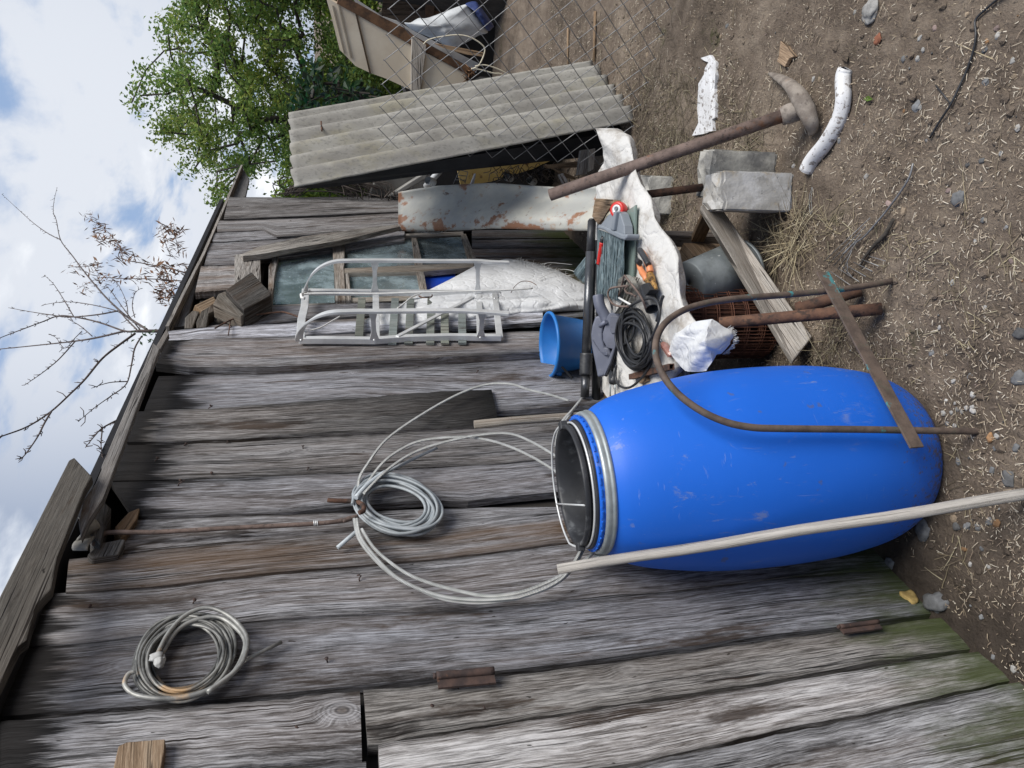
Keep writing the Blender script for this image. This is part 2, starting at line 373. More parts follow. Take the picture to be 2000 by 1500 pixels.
M['amber'] = gen('pinkish_clear_handle', (.42, .20, .16), (.62, .36, .30), 30, .18, bump=0, Transmission_Weight=.45, IOR=1.45)
def sack_mat(name, c1, c2, dirt=(.27, .23, .185), amt=.85, lo=.47):
    b = NB(name); v = b.co(); uv = b.co('UV')
    c = b.mix(b.noise(v, 7, 5, .6), c1, c2)
    d = b.ss(b.noise(b.vm('ADD', v, (2, 5, 1)), 9, 7, .68), lo, lo + .22)
    c = b.mix(b.math('MULTIPLY', d, amt), c, dirt)
    d2 = b.ss(b.noise(b.vm('ADD', v, (8, 5, 1)), 38, 5, .7), .62, .70)
    c = b.mix(b.math('MULTIPLY', d2, .5 * amt), c, (.16, .13, .10))
    x, y, _ = b.sep(uv)
    wv = b.math('MULTIPLY', b.math('SINE', b.math('MULTIPLY', x, 1400)), b.math('SINE', b.math('MULTIPLY', y, 1400)))
    cr = b.vor(b.vm('ADD', v, b.vm('MULTIPLY', b.comb(b.noise(v, 9), b.noise(b.vm('ADD', v, (4, 4, 4)), 9), b.noise(b.vm('ADD', v, (9, 1, 4)), 9)), (.12, .12, .12))), 15, 'Distance', 'DISTANCE_TO_EDGE')
    crease = b.ss(cr, .0, .16)
    h = b.math('ADD', b.math('MULTIPLY', wv, .05), b.math('ADD', b.math('MULTIPLY', crease, .5), b.math('ADD', b.math('MULTIPLY', b.noise(v, 22, 6, .62, 1.2), .9), b.math('MULTIPLY', b.noise(b.vm('MULTIPLY', v, (60, 60, 14)), 1, 3), .3))))
    return b.out(c, .62, 0, b.bump(h, .6, .006), .35)
M['sack'] = sack_mat('white_woven_sack', (.50, .49, .465), (.66, .65, .63))
M['sack2'] = sack_mat('bright_woven_sack', (.60, .61, .62), (.72, .73, .74), amt=.3, lo=.56)
M['cloth'] = gen('grey_white_cloth', (.42, .44, .45), (.56, .58, .59), 9, .8, layers=[((.30, .31, .31), 14, .55, .75, .5)], bump=.4, bscale=25)
M['twine'] = gen('white_twine', (.66, .66, .64), (.78, .78, .76), 40, .7, bump=.3)
M['rope'] = gen('old_steel_rope', (.11, .11, .105), (.26, .26, .245), 12, .5, .35, layers=[((.36, .22, .10), 7, .58, .68, .75), ((.05, .05, .05), 16, .5, .66, .7)], bump=0)
def twist(name, src):      # add a twisted-strand bump to a wire material
    m = M[src].copy(); m.name = name; b = NB.__new__(NB); b.m = m; b.t = m.node_tree; b.n = b.t.nodes; b.l = b.t.links
    x, y, _ = b.sep(b.co('UV')); p = next(n for n in b.n if n.type == 'BSDF_PRINCIPLED')
    s_ = b.math('SINE', b.math('ADD', b.math('MULTIPLY', x, 6.283 * 5), b.math('MULTIPLY', y, 1500)))
    b.l.new(b.bump(s_, .8, .0015), p.inputs['Normal'])
    pc = p.inputs['Base Color'].links[0].from_socket
    b.l.new(b.mix(b.ss(s_, -.2, -.95), pc, b.mix(1, pc, (.55, .55, .55), 'MULTIPLY')), p.inputs['Base Color']); return m
M['alu_wire'] = twist('twisted_aluminium_wire', 'alu_wire')
M['grey_cable'] = gen('grey_cable_sheath', (.26, .29, .31), (.36, .39, .41), 20, .5, layers=[((.20, .21, .21), 12, .55, .7, .5)], bump=.2, bscale=200)
M['hank'] = gen('tied_grey_wire', (.16, .155, .135), (.34, .33, .29), 30, .5, .3, bump=0)
M['concrete'] = gen('pale_block_concrete', (.31, .30, .28), (.47, .46, .44), 11, .85, layers=[((.58, .58, .58), 13, .50, .60, .5), ((.36, .29, .19), 10, .55, .68, .7), ((.10, .10, .11), 38, .62, .67, .8)], bump=.5, bscale=90, bd=.003)
M['concrete_dark'] = gen('grey_block_concrete', (.24, .235, .22), (.42, .41, .375), 14, .9, layers=[((.13, .13, .13), 10, .52, .64, .7), ((.36, .33, .25), 9, .58, .72, .5), ((.06, .06, .06), 50, .66, .71, .8)], bump=.6, bscale=90, bd=.003)
M['asbestos'] = gen('weathered_fibre_cement', (.23, .22, .20), (.33, .32, .29), 5, .9, layers=[((.26, .235, .15), 4, .52, .68, .5), ((.13, .125, .115), 75, .50, .66, .55), ((.40, .385, .34), 9, .56, .70, .5), ((.10, .095, .088), 14, .60, .72, .5)], stretch=(1, 1, .6), bump=.5, bscale=190, bd=.002)
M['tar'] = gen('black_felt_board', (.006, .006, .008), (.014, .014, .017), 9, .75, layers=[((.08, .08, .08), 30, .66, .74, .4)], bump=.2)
M['plastic_dirty'] = gen('dirty_white_plastic', (.62, .62, .62), (.72, .72, .73), 8, .5, layers=[((.16, .13, .11), 62, .54, .62, .85), ((.30, .26, .22), 14, .55, .72, .5)], bump=.35, bscale=70)
M['beige'] = gen('beige_door_paint', (.66, .56, .42), (.76, .67, .52), 4, .55, layers=[((.66, .62, .56), 12, .62, .70, .7), ((.27, .20, .14), 9, .62, .74, .5)], bump=.15)
M['veneer'] = gen('brown_split_timber', (.075, .036, .016), (.19, .098, .045), 12, .7, layers=[((.30, .18, .09), 8, .58, .7, .6), ((.03, .018, .01), 20, .5, .66, .7)], bump=.4)
M['navy'] = gen('navy_plastic', (.018, .035, .12), (.03, .05, .16), 9, .5, bump=.1)
M['interior_blue'] = gen('deep_blue_plastic', (.01, .06, .50), (.015, .09, .65), 6, .45, bump=.1)
M['yellow'] = gen('yellow_rusted_enamel', (.40, .28, .09), (.50, .37, .15), 5, .5, layers=[((.13, .06, .03), 10, .62, .68, .9)], bump=.2)
M['fence'] = gen('dull_fence_wire', (.15, .15, .155), (.30, .30, .30), 20, .5, .35, bump=0)
M['dkwire'] = gen('dark_bundled_wire', (.022, .018, .016), (.06, .048, .04), 20, .8, bump=0)
M['bark'] = gen('dark_bark', (.028, .024, .020), (.065, .055, .045), 14, .95, stretch=(1, 1, .3), bump=.8, bd=.01, bscale=30)
M['twig'] = gen('young_red_grey_bark', (.060, .046, .044), (.11, .085, .075), 30, .8, bump=0)
M['hinge'] = gen('dark_rusted_hinge', (.036, .024, .022), (.075, .045, .036), 40, .8, layers=[((.14, .07, .04), 60, .6, .7, .6)], bump=.5, bscale=200)
M['trough'] = gen('grey_dented_sheet', (.15, .145, .135), (.24, .235, .22), 6, .55, .4, layers=[((.10, .07, .05), 14, .6, .72, .6)], bump=.2)
M['fillet'] = gen('cream_foam', (.62, .56, .42), (.72, .66, .52), 12, .8, bump=.3)
M['stone'] = gen('pebble_stone', (.62, .62, .62), (1.0, 1.0, 1.0), 18, .8, layers=[((.35, .33, .30), 30, .55, .7, .5)], bump=.4, bscale=60, bd=.002)
M['iron'] = gen('dusty_iron', (.15, .125, .105), (.27, .235, .20), 25, .85, layers=[((.20, .10, .055), 12, .56, .70, .6), ((.07, .055, .045), 60, .56, .66, .6)], bump=.6, bscale=220)
def stone_mat():
    b = NB('field_stone'); v = b.co(); n = b.nd('ShaderNodeAttribute', attribute_name='tone')
    c = b.mix(1, n.outputs['Color'], b.ramp(b.noise(v, 60, 6, .65), [(.3, .55), (.7, 1.15)]), 'MULTIPLY')
    return b.out(c, .85, 0, b.bump(b.noise(v, 90, 5), .5, .003), .3)
M['stone'] = stone_mat()
def tonecol(name, rough=.8, spec=.3, trans=0, two=True):
    b = NB(name); n = b.nd('ShaderNodeAttribute', attribute_name='tone')
    b.out(n.outputs['Color'], rough, 0, None, spec)
    if trans:
        t = b.nd('ShaderNodeBsdfTranslucent'); b.l.new(n.outputs['Color'], t.inputs[0]); mx = b.nd('ShaderNodeMixShader'); mx.inputs[0].default_value = trans
        b.l.new(b.p.outputs[0], mx.inputs[1]); b.l.new(t.outputs[0], mx.inputs[2]); b.l.new(mx.outputs[0], b.o.inputs[0])
    return b.m
M['straw'] = tonecol('chopped_straw', .75, .25)
M['leaf'] = tonecol('green_leaf', .5, .35, .45)
M['deadleaf'] = tonecol('brown_dead_leaf', .8, .2, .25)
def glass_mat():
    b = NB('dirty_window_glass'); v = b.co()
    tr = b.nd('ShaderNodeBsdfTransparent'); tr.inputs[0].default_value = (.74, .84, .82, 1)
    gl = b.nd('ShaderNodeBsdfGlossy'); gl.inputs[0].default_value = (.8, .88, .9, 1); gl.inputs['Roughness'].default_value = .06
    df = b.nd('ShaderNodeBsdfDiffuse'); df.inputs[0].default_value = (.40, .50, .54, 1)
    fr = b.nd('ShaderNodeFresnel'); fr.inputs[0].default_value = 1.5
    b.l.new(b.bump(b.noise(v, 4, 2), .08, .01), gl.inputs['Normal'])
    m1 = b.nd('ShaderNodeMixShader'); b.l.new(b.math('ADD', b.math('MULTIPLY', fr.outputs[0], 1.1), .06), m1.inputs[0]); b.l.new(tr.outputs[0], m1.inputs[1]); b.l.new(gl.outputs[0], m1.inputs[2])
    d = b.math('ADD', .17, b.math('MULTIPLY', b.ss(b.noise(v, 5, 8, .7, .6), .40, .70), .45))
    d = b.math('ADD', d, b.math('MULTIPLY', b.ss(b.noise(b.vm('MULTIPLY', v, (1, 1, 2.2)), 26, 6, .72, 1.8), .60, .68), .6))
    m2 = b.nd('ShaderNodeMixShader'); b.l.new(d, m2.inputs[0]); b.l.new(m1.outputs[0], m2.inputs[1]); b.l.new(df.outputs[0], m2.inputs[2])
    o = b.nd('ShaderNodeOutputMaterial'); b.l.new(m2.outputs[0], o.inputs[0]); return b.m
M['glass'] = glass_mat()
def sheet_glass():
    b = NB('green_sheet_glass')
    tr = b.nd('ShaderNodeBsdfTransparent'); tr.inputs[0].default_value = (.55, .68, .62, 1)
    p = b.nd('ShaderNodeBsdfPrincipled'); p.inputs['Base Color'].default_value = (.26, .33, .30, 1); p.inputs['Roughness'].default_value = .15
    m = b.nd('ShaderNodeMixShader'); m.inputs[0].default_value = .72; b.l.new(tr.outputs[0], m.inputs[1]); b.l.new(p.outputs[0], m.inputs[2])
    o = b.nd('ShaderNodeOutputMaterial'); b.l.new(m.outputs[0], o.inputs[0]); return b.m
M['sheetglass'] = sheet_glass()
def ground_mat():
    b = NB('trodden_dirt'); v = b.co()
    a = b.noise(v, 2.2, 6, .6); a2 = b.noise(v, 17, 8, .68); f = b.noise(v, 120, 5, .7)
    c = b.ramp(b.math('ADD', b.math('MULTIPLY', a, .52), b.math('ADD', b.math('MULTIPLY', a2, .34), b.math('MULTIPLY', f, .16))), [(.36, (.060, .047, .036)), (.50, (.155, .122, .095)), (.66, (.28, .23, .18))])
    # trampled chaff pressed into the dirt: short pale dashes in three directions
    dn = b.ss(b.noise(b.vm('ADD', v, (7, 7, 0)), 3.1, 5, .6), .40, .66)
    for i, ang in enumerate((.3, 1.4, 2.5)):
        mp = b.nd('ShaderNodeMapping'); mp.inputs['Rotation'].default_value = (0, 0, ang); mp.inputs['Scale'].default_value = (48, 260, 1); b.l.new(v, mp.inputs[0])
        mp.inputs['Location'].default_value = (i * 3.3, i, 0)
        s_ = b.ss(b.noise(mp.outputs[0], 1, 2, .5), .635, .68)
        c = b.mix(b.math('MULTIPLY', b.math('MULTIPLY', s_, dn), .75), c, b.mix(b.noise(v, 30), (.20, .155, .105), (.38, .31, .22)))
    ms = b.math('MULTIPLY', b.ss(b.noise(b.vm('ADD', v, (1.7, 4.4, 0)), 3.4, 6, .65), .60, .70), b.ss(b.noise(v, 40, 4), .4, .6))
    c = b.mix(b.math('MULTIPLY', ms, .65), c, (.045, .052, .016))
    gx, gy, _ = b.sep(v)
    soil_dark = b.math('MULTIPLY', b.ss(b.math('ADD', b.math('SUBTRACT', gy, b.math('MULTIPLY', gx, .35)), b.math('MULTIPLY', b.math('SUBTRACT', a, .5), 1.1)), .45, .80), .85)  # soil darker towards the wall, edge broken up by noise
    c = b.mix(soil_dark, c, b.mix(a2, (.016, .013, .011), (.060, .048, .039)))
    h = b.math('ADD', b.math('MULTIPLY', a2, 1.0), b.math('MULTIPLY', f, .45))
    return b.out(c, .95, 0, b.bump(h, .9, .018), .15)
M['ground'] = ground_mat()
# ------------------------------------------------------------------ world: Nishita sky behind broken cloud
SUN = V((-.10, -.68, .78)).normalized()
def world():
    w = bpy.data.worlds.new('World'); S.world = w; w.use_nodes = True; b = NB('w', w)
    sky = b.nd('ShaderNodeTexSky', sky_type='NISHITA'); sky.sun_disc = False
    sky.sun_elevation = math.asin(SUN.z); sky.sun_rotation = math.atan2(SUN.x, SUN.y)
    sky.air_density = 1.0; sky.dust_density = 1.5
    d = b.co('Generated'); x, y, z = b.sep(d)
    zz = b.math('ADD', b.math('MAXIMUM', z, 0.0), .22)
    p = b.comb(b.math('DIVIDE', x, zz), b.math('DIVIDE', y, zz), 0.0)
    p = b.vm('ADD', p, (1.2, 3.4, 0))
    wv = b.noise(p, 1.3, 3, .5)
    pw = b.vm('ADD', p, b.comb(b.math('MULTIPLY', wv, .5), b.math('MULTIPLY', wv, .3), 0))
    n1 = b.noise(b.vm('MULTIPLY', pw, (1.25, 2.1, 1)), 2.1, 8, .55)
    n2 = b.noise(b.vm('ADD', pw, (5, 2, 0)), 1.5, 5, .5)
    cover = b.ss(n1, .30, .50)
    bright = b.ss(b.math('ADD', b.math('MULTIPLY', n2, .6), b.math('MULTIPLY', n1, .45)), .54, .66)
    cc = b.mix(bright, (2.9, 3.6, 5.0), (8.3, 8.7, 9.3))
    dot = b.nd('ShaderNodeVectorMath', operation='DOT_PRODUCT'); b.l.new(d, dot.inputs[0]); dot.inputs[1].default_value = tuple(ray(120, 330).normalized())
    lift = b.ss(dot.outputs['Value'], .90, 1.0)
    cc = b.mix(b.math('MULTIPLY', lift, .55), cc, (10.6, 10.7, 10.8))
    skyc = b.mix(.82, sky.outputs[0], (3.2, 4.5, 6.9))
    c = b.mix(cover, skyc, cc)
    below = b.ss(z, -.02, -.10)
    c = b.mix(below, c, (2.0, 1.8, 1.5))
    bg = b.nd('ShaderNodeBackground'); b.l.new(c, bg.inputs[0]); bg.inputs[1].default_value = .071
    o = b.nd('ShaderNodeOutputWorld'); b.l.new(bg.outputs[0], o.inputs[0])
world()
sl = bpy.data.lights.new('sun', 'SUN'); sl.energy = 2.75; sl.angle = math.radians(34); sl.color = (1, .96, .90)
so = bpy.data.objects.new('sun', sl); COL.objects.link(so); so.rotation_euler = SUN.to_track_quat('Z', 'Y').to_euler(); so.location = (0, 0, 10)
cd = bpy.data.cameras.new('camera'); cam = bpy.data.objects.new('camera', cd); COL.objects.link(cam)
cd.sensor_fit = 'HORIZONTAL'; cd.sensor_width = 36; cd.lens = 36 * FPX / 2000; cd.clip_end = 900; cd.clip_start = .05
cx, cy, cz = c2w(V((0, 1, 0))), c2w(V((1, 0, 0))), c2w(V((0, 0, -1)))
mw = Matrix((cx, cy, cz)).transposed().to_4x4(); mw.translation = CAMP; cam.matrix_world = mw
S.camera = cam
S.view_settings.view_transform = 'Standard'; S.view_settings.look = 'None'; S.view_settings.exposure = .62; S.view_settings.gamma = 1
# ================================================================== ground
def axis_pts(lo, hi, step, far, growth=1.35):
    p = [lo + i * step for i in range(int((hi - lo) / step) + 1)]; s = step; x = p[-1]
    while x < far: s *= growth; x += s; p.append(x)
    s = step; x = lo; pre = []
    while x > -far: s *= growth; x -= s; pre.append(x)
    return pre[::-1] + p
xs = axis_pts(.55, 4.4, .0145, 260); ys = axis_pts(-1.3, 1.36, .0145, 260)
b = MB(); w_ = len(xs)
vs = [(x, y, gh(x, y)) for y in ys for x in xs]
fs = [(j * w_ + i, j * w_ + i + 1, (j + 1) * w_ + i + 1, (j + 1) * w_ + i) for j in range(len(ys) - 1) for i in range(w_ - 1)]
b.add(vs, fs, None, (1, 0, 0, 0), True)
tag(b.build('ground', M['ground'], world=True), kind='structure')

# ================================================================== shed
shed = thing('wooden_shed', 'weathered grey board shed with low eaves, patched window and loose planks', 'shed', (2.9, WALL_Y, 0))
def plank(mb, top, bot, off=0.0, thick=.022, tone=1.0, brown=.15, topdark=0.0, darklen=.12, seed=None, cols=8, n=46, jit=.0022, ztop=None, zbot=None, tend=1.0, tlen=.4):
    tone *= R.uniform(.80, 1.22)
    """one wall board between two edge polylines given on the wall plane"""
    seed = R.random() * 20 if seed is None else seed
    A = [W(x, y, off) for x, y in resample(top, n)]; B = [W(x, y, off) for x, y in resample(bot, n)]
    if zbot is not None:
        for Q in (A, B): Q.append(V((Q[-1].x + (Q[-1].x - Q[-4].x) * .1, Q[-1].y, min(zbot, Q[-1].z - .01))))
    if ztop is not None:
        for Q in (A, B): Q.insert(0, V((Q[0].x, Q[0].y, ztop)))
    n = len(A) - 1; vs = []; uv = []; col = []; zt = max(A[0].z, B[0].z); wid = (A[n // 2] - B[n // 2]).length
    for i in range(n + 1):
        a, c = A[i].copy(), B[i].copy(); e = (c - a).normalized()
        a += e * jit * fbm((seed, i * .5, 1), 1, 3) * 1.6; c += e * jit * fbm((seed + 5, i * .5, 1), 1, 3) * 1.6
        for k in range(cols + 1):
            t = k / cols; p = a.lerp(c, t)
            p.y += .0018 * nz((seed, i * .16, t * 1.3)) + .0012 * nz((seed * 2, i * .5, t * 7))
            if k in (0, cols): p.y += .0025
            vs.append(p)
            st = 0
            if topdark:
                st = topdark * max(0, 1 - (zt - p.z) / (darklen * (1 + .9 * nz((seed, t * 4.5, 3)))))
            te = 1 - (1 - tend) * max(0, 1 - (p.z - A[-1].z) / tlen) ** .7
            ed = (.55 if k in (0, cols) else (.97 if k in (1, cols - 1) else 1))
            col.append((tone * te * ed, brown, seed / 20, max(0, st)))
    w = cols + 1; fs = []; uvs = []
    uv = [((k / cols - .5) * wid, -vs[i * w + k].z) for i in range(n + 1) for k in range(w)]
    for i in range(n):
        for k in range(cols):
            f = (i * w + k, (i + 1) * w + k, (i + 1) * w + k + 1, i * w + k + 1); fs.append(f); uvs.append([uv[q] for q in f])
    mb.add(vs, fs, uvs, col, True)
    # edges and ends, back by the board thickness
    for k, sgn in ((0, 1), (cols, -1)):
        e = [vs[i * w + k] for i in range(n + 1)]; bk = [p + V((0, thick, 0)) for p in e]; m = n + 1
        f2 = [(i, i + 1, m + i + 1, m + i) if sgn > 0 else (i, m + i, m + i + 1, i + 1) for i in range(n)]
        vv = e + bk; q = [(0 if j < m else thick, -vv[j].z) for j in range(2 * m)]
        cc = [(tone * .75, brown, seed / 20, col[(j % m) * w + k][3]) for j in range(2 * m)]
        mb.add(vv, [f[::-1] for f in f2], [[q[j] for j in f[::-1]] for f in f2], cc, False)
    for i in (0, n):
        e = [vs[i * w + k] for k in range(w)]; bk = [p + V((0, thick, 0)) for p in e]
        f2 = [(k, k + 1, w + k + 1, w + k) for k in range(cols)]; vv = e + bk; q = [(p.x, p.y) for p in vv]
        mb.add(vv, f2, [[q[j] for j in f] for f in f2], (tone * .8, brown, seed / 20, col[i * w][3]), False)
wall = MB()
LC = [(0, 1403), (500, 1364), (847, 1328), (1000, 1312), (1250, 1280), (1500, 1245), (1640, 1228), (1790, 1206)]
LD = [(30, 1265), (200, 1252), (330, 1235), (453, 1217), (500, 1213), (667, 1202), (800, 1195), (1000, 1183), (1217, 1160), (1300, 1156), (1500, 1131), (1667, 1115), (1735, 1112)]
LE = [(60, 1161), (123, 1156), (287, 1147), (500, 1121), (700, 1106), (847, 1093), (1000, 1074), (1110, 1060), (1400, 1030), (1690, 1000)]
def cut(pl, x0, x1): return [(x, y) for x, y in resample([(x0, _at(pl, x0)), *[q for q in pl if x0 < q[0] < x1], (x1, _at(pl, x1))], 60)]
def _at(pl, x):
    for a, c in zip(pl, pl[1:]):
        if x <= c[0]: break
    t = (x - a[0]) / (c[0] - a[0]); return a[1] + (c[1] - a[1]) * t
def sh(pl, d): return [(x, y + d) for x, y in pl]
# near boards, right of the door
plank(wall, cut(LD, 30, 1735), sh(cut(LC, 2, 1790), -6), 0, tone=.86, brown=.3, topdark=1.0, darklen=.17, zbot=-.05)
plank(wall, cut(LE, 60, 1690), sh(cut(LD, 47, 1735), -2), .004, tone=.92, brown=.25, topdark=.9, darklen=.14, zbot=-.05)
p8b = [(128, 1155), (287, 1146), (500, 1119), (700, 1103), (847, 1090), (1000, 1071), (1110, 1057), (1400, 1027), (1690, 995)]
p8t = [(135, 1090), (235, 1082), (284, 1077), (348, 1068), (502, 1053), (560, 1048), (640, 1040), (760, 1030), (900, 1017), (1000, 1004), (1095, 993), (1300, 980), (1690, 940)]
plank(wall, p8t, p8b, .012, tone=.80, brown=.75, topdark=.35, darklen=.05, zbot=-.05)
p7t = [(238, 1014), (438, 1006), (563, 1003), (700, 1000), (800, 994), (858, 992), (950, 990), (1100, 988), (1690, 930)]
plank(wall, p7t, sh(p8t[1:], 6), 0, tone=.9, brown=.3, zbot=-.05)
p6b = [(262, 1008), (438, 1002), (563, 999), (700, 985), (760, 980), (858, 974), (905, 977), (970, 970), (1095, 958), (1690, 890)]
p5b = [(216, 940), (342, 937), (470, 932), (700, 923), (800, 915), (954, 907), (1090, 895), (1690, 840)]
plank(wall, p5b, p6b, .010, tone=1.12, brown=.2, topdark=1.1, darklen=.20, zbot=-.05)
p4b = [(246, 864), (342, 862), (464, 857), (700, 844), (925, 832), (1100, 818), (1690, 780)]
plank(wall, p4b, sh(p5b, -2), .004, tone=.92, brown=.15, topdark=1.1, darklen=.20, zbot=-.05)
p3b = [(278, 803), (323, 801), (412, 797), (553, 787), (700, 777), (810, 768), (975, 780), (980, 806), (1130, 790), (1690, 740)]
p3t = [(310, 733), (361, 732), (520, 727), (700, 718), (874, 710), (1055, 700), (1690, 680)]
plank(wall, p3t, [(281, 802), (412, 800), (553, 789), (700, 781), (900, 806), (1130, 792), (1690, 740)], 0, tone=1.02, brown=.2, topdark=1.1, darklen=.20, zbot=-.05)
# dark-ended board lying over its neighbour, rounded lower end
dk = [(262, 803), (323, 800), (412, 796), (553, 786), (700, 776), (810, 767), (900, 761), (960, 759)]
dkb = [(248, 862), (342, 861), (464, 856), (700, 843), (850, 836), (925, 831), (972, 818)]
plank(wall, dk, dkb, .016, tone=.95, brown=.15, topdark=.9, darklen=.14, seed=4.4, tend=.02, tlen=.75)
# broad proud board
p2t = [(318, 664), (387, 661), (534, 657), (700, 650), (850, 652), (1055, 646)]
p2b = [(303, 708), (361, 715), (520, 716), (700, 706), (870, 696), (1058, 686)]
plank(wall, p2t, p2b, .030, .030, tone=1.08, brown=.45, topdark=1.0, darklen=.13)
p1t = [(322, 646), (400, 638), (588, 630), (700, 626), (850, 618), (1060, 604)]
p1b = [(322, 671), (345, 671), (387, 662), (534, 657), (700, 646), (850, 640), (1060, 628)]
plank(wall, p1t, p1b, .016, tone=1.38, brown=.1)
plank(wall, [(395, 636), (590, 622), (700, 618), (1050, 590)], [(395, 641), (590, 633), (700, 628), (1050, 606)], -.006, tone=.8, brown=.7)
g1t = [(482, 628), (521, 598), (600, 594), (690, 591), (800, 590), (1060, 566)]
g1b = [(482, 637), (521, 632), (600, 621), (700, 617), (1060, 592)]
plank(wall, g1t, g1b, .006, tone=1.0, brown=.2)
# far boards
far = [([(447, 384), (560, 385), (774, 382), (1050, 372), (1200, 366)], [(437, 427), (560, 422), (772, 413), (1050, 404), (1200, 400)], .014, .80, .2),
       ([(424, 452), (500, 448), (516, 449), (537, 463), (600, 459), (660, 453), (920, 436), (1200, 420)], None, 0, 0, 0)]
plank(wall, far[0][0], far[0][1], .020, .030, tone=.80, brown=.15)
f2t = [(425, 430), (520, 428), (640, 424), (772, 415), (1050, 408), (1200, 402)]
f2b = [(424, 452), (512, 448), (537, 462), (645, 455), (770, 448), (1050, 440), (1200, 436)]
plank(wall, f2t, f2b, .010, tone=1.05, brown=.25, n=60)
plank(wall, [(416, 454), (538, 449), (545, 453)], [(415, 472), (530, 466), (545, 464)], .004, tone=.9, brown=.2)
plank(wall, [(410, 474), (470, 471), (535, 467), (790, 447)], [(399, 517), (460, 515), (520, 505), (790, 470)], .002, tone=.98, brown=.2)
plank(wall, [(393, 519), (462, 517), (500, 515)], [(381, 570), (430, 566), (500, 560)], .012, .03, tone=1.12, brown=.55)
# boards right of and under the window
rows = [448, 466, 484, 502, 532, 560, 588, 606]
for i in range(len(rows) - 1):
    a, c = rows[i], rows[i + 1]
    plank(wall, [(922, a + 1), (1145, a), (1400, a - 14)], [(922, c - 1), (1145, c - 2), (1400, c - 20)], R.uniform(-.004, .006), tone=(.55, .85, 1.15, .85, .9, .9, .8)[i], brown=.7)
plank(wall, [(1050, 606), (1400, 560)], [(1050, 628), (1400, 585)], 0, tone=.7, brown=.7)
wall.build('board_wall', M['wall'], shed)
# short cross board and the slanting lath
mb = MB(); mb.prism([W(x, y, .030) for x, y in ((458, 497), (508, 493), (510, 560), (458, 552))], (0, .02, 0), V((1, 0, 0)), (1.0, .2, .3, 0)); mb.build('cross_board', M['wood'], shed, bevel=.002)
mb = MB(); mb.prism([W(x, y, .058) for x, y in ((470, 497), (509, 480), (590, 462), (671, 451), (750, 441), (792, 437), (790, 440), (752, 449), (664, 470), (600, 480), (510, 496), (474, 500))], (0, .026, 0), W(792, 437) - W(470, 498), (1.05, .2, .8, 0)); mb.build('slanting_lath', M['wood'], shed, bevel=.002)
# ---- door: three boards, two hinges
door = MB()
plank(door, sh(cut(LC, 710, 1790), 5), [(718, 1456), (850, 1430), (1000, 1407), (1250, 1366), (1500, 1330), (1717, 1290), (1895, 1265)], .010, .028, tone=.90, brown=.15, zbot=.0)
plank(door, [(739, 1452), (850, 1435), (1000, 1413), (1250, 1373), (1500, 1337), (1717, 1299), (1895, 1272)], [(744, 1560), (1000, 1520), (1190, 1495), (1233, 1488), (1500, 1430), (1700, 1389), (1800, 1365), (1948, 1333)], .022, .030, tone=1.12, brown=.2, zbot=.0)
plank(door, [(1000, 1525), (1190, 1502), (1233, 1495), (1500, 1438), (1700, 1397), (1800, 1372), (1950, 1338)], [(1000, 1790), (1500, 1690), (1800, 1630), (2060, 1580)], .040, .034, tone=.86, brown=.35, zbot=.0)
do = door.build('plank_door', M['door'], shed)
def hinge(px0, py0, px1, py1, rr):
    h = MB(); a, c = W(px0, py0, .034), W(px1, py1, .034)
    h.tube([a.lerp(c, t / 12) for t in range(13)], [rr if t != 5 else rr * .85 for t in range(13)], 12)
    h.tube([a + (a - c) * .05, a], rr * .7, 8)
    d = (c - a).normalized(); mid = a.lerp(c, .5) + V((-rr * 1.6, .005, 0)); h.box(mid, (d, V((0, 1, 0)), d.cross(V((0, 1, 0)))), ((c - a).length * .98, .005, rr * 3.2))
    h.build('hinge', M['hinge'], do)
hinge(852, 1320, 965, 1310, .0085); hinge(1640, 1224, 1716, 1214, .0055)
up = MB()
plank(up, sh(cut(LC, 0, 703), 4), [(0, 1540), (300, 1510), (500, 1492), (707, 1482)], .012, .026, tone=1.02, brown=.15, topdark=1.0, darklen=.14)
plank(up, [(0, 1545), (300, 1514), (500, 1496), (715, 1486)], [(0, 1700), (300, 1660), (715, 1600)], .004, .026, tone=.6, brown=.6)
up.build('overdoor_boards', M['wall'], shed)
mb = MB(); mb.prism([W(x, y, .034) for x, y in ((222, 1496), (231, 1457), (247, 1449), (322, 1443), (320, 1470), (312, 1512), (220, 1520))], (0, .02, 0), W(230, 1520) - W(235, 1450), (1.0, .3, .55, 0)); mb.build('nailed_block', M['tan_wood'], shed, bevel=.002)
# ---- eave boards and roof
def eave(name, top, bot, off, thick, mat, tone=1.0):
    q = MB(); T = [W(x, y, off) for x, y in top]; Bo = [W(x, y, off) for x, y in bot]
    q.prism(T + Bo[::-1], (0, thick, 0), V((1, 0, 0)), (tone, .1, R.random(), 0)); return q.build(name, mat, shed, bevel=.003)
eave('eave_board', [(-60, 1290), (0, 1163), (60, 1045), (134, 899), (145, 893)], [(-60, 1440), (0, 1335), (35, 1262), (52, 1250), (70, 1182), (100, 1150), (112, 1088), (165, 955), (180, 930)], .125, .022, M['fascia'], .72)
eave('eave_board', [(153, 1017), (163, 975), (186, 944), (198, 916), (198, 910), (250, 788), (299, 669)], [(158, 1050), (174, 1015), (201, 975), (262, 812), (312, 680)], .095, .02, M['fascia'], 1.6)
eave('eave_board', [(303, 678), (326, 640)], [(313, 682), (330, 652)], .07, .02, M['fascia'], 1.4)
eave('eave_board', [(329, 640), (360, 577), (400, 497), (440, 405), (473, 325)], [(362, 636), (382, 566), (425, 470), (470, 395), (480, 382), (487, 350)], -.024, .02, M['fascia'], 1.0)
mb = MB(); lip = [W(x, y, .012) for x, y in ((330, 637), (360, 575), (400, 495), (440, 403), (474, 322))]
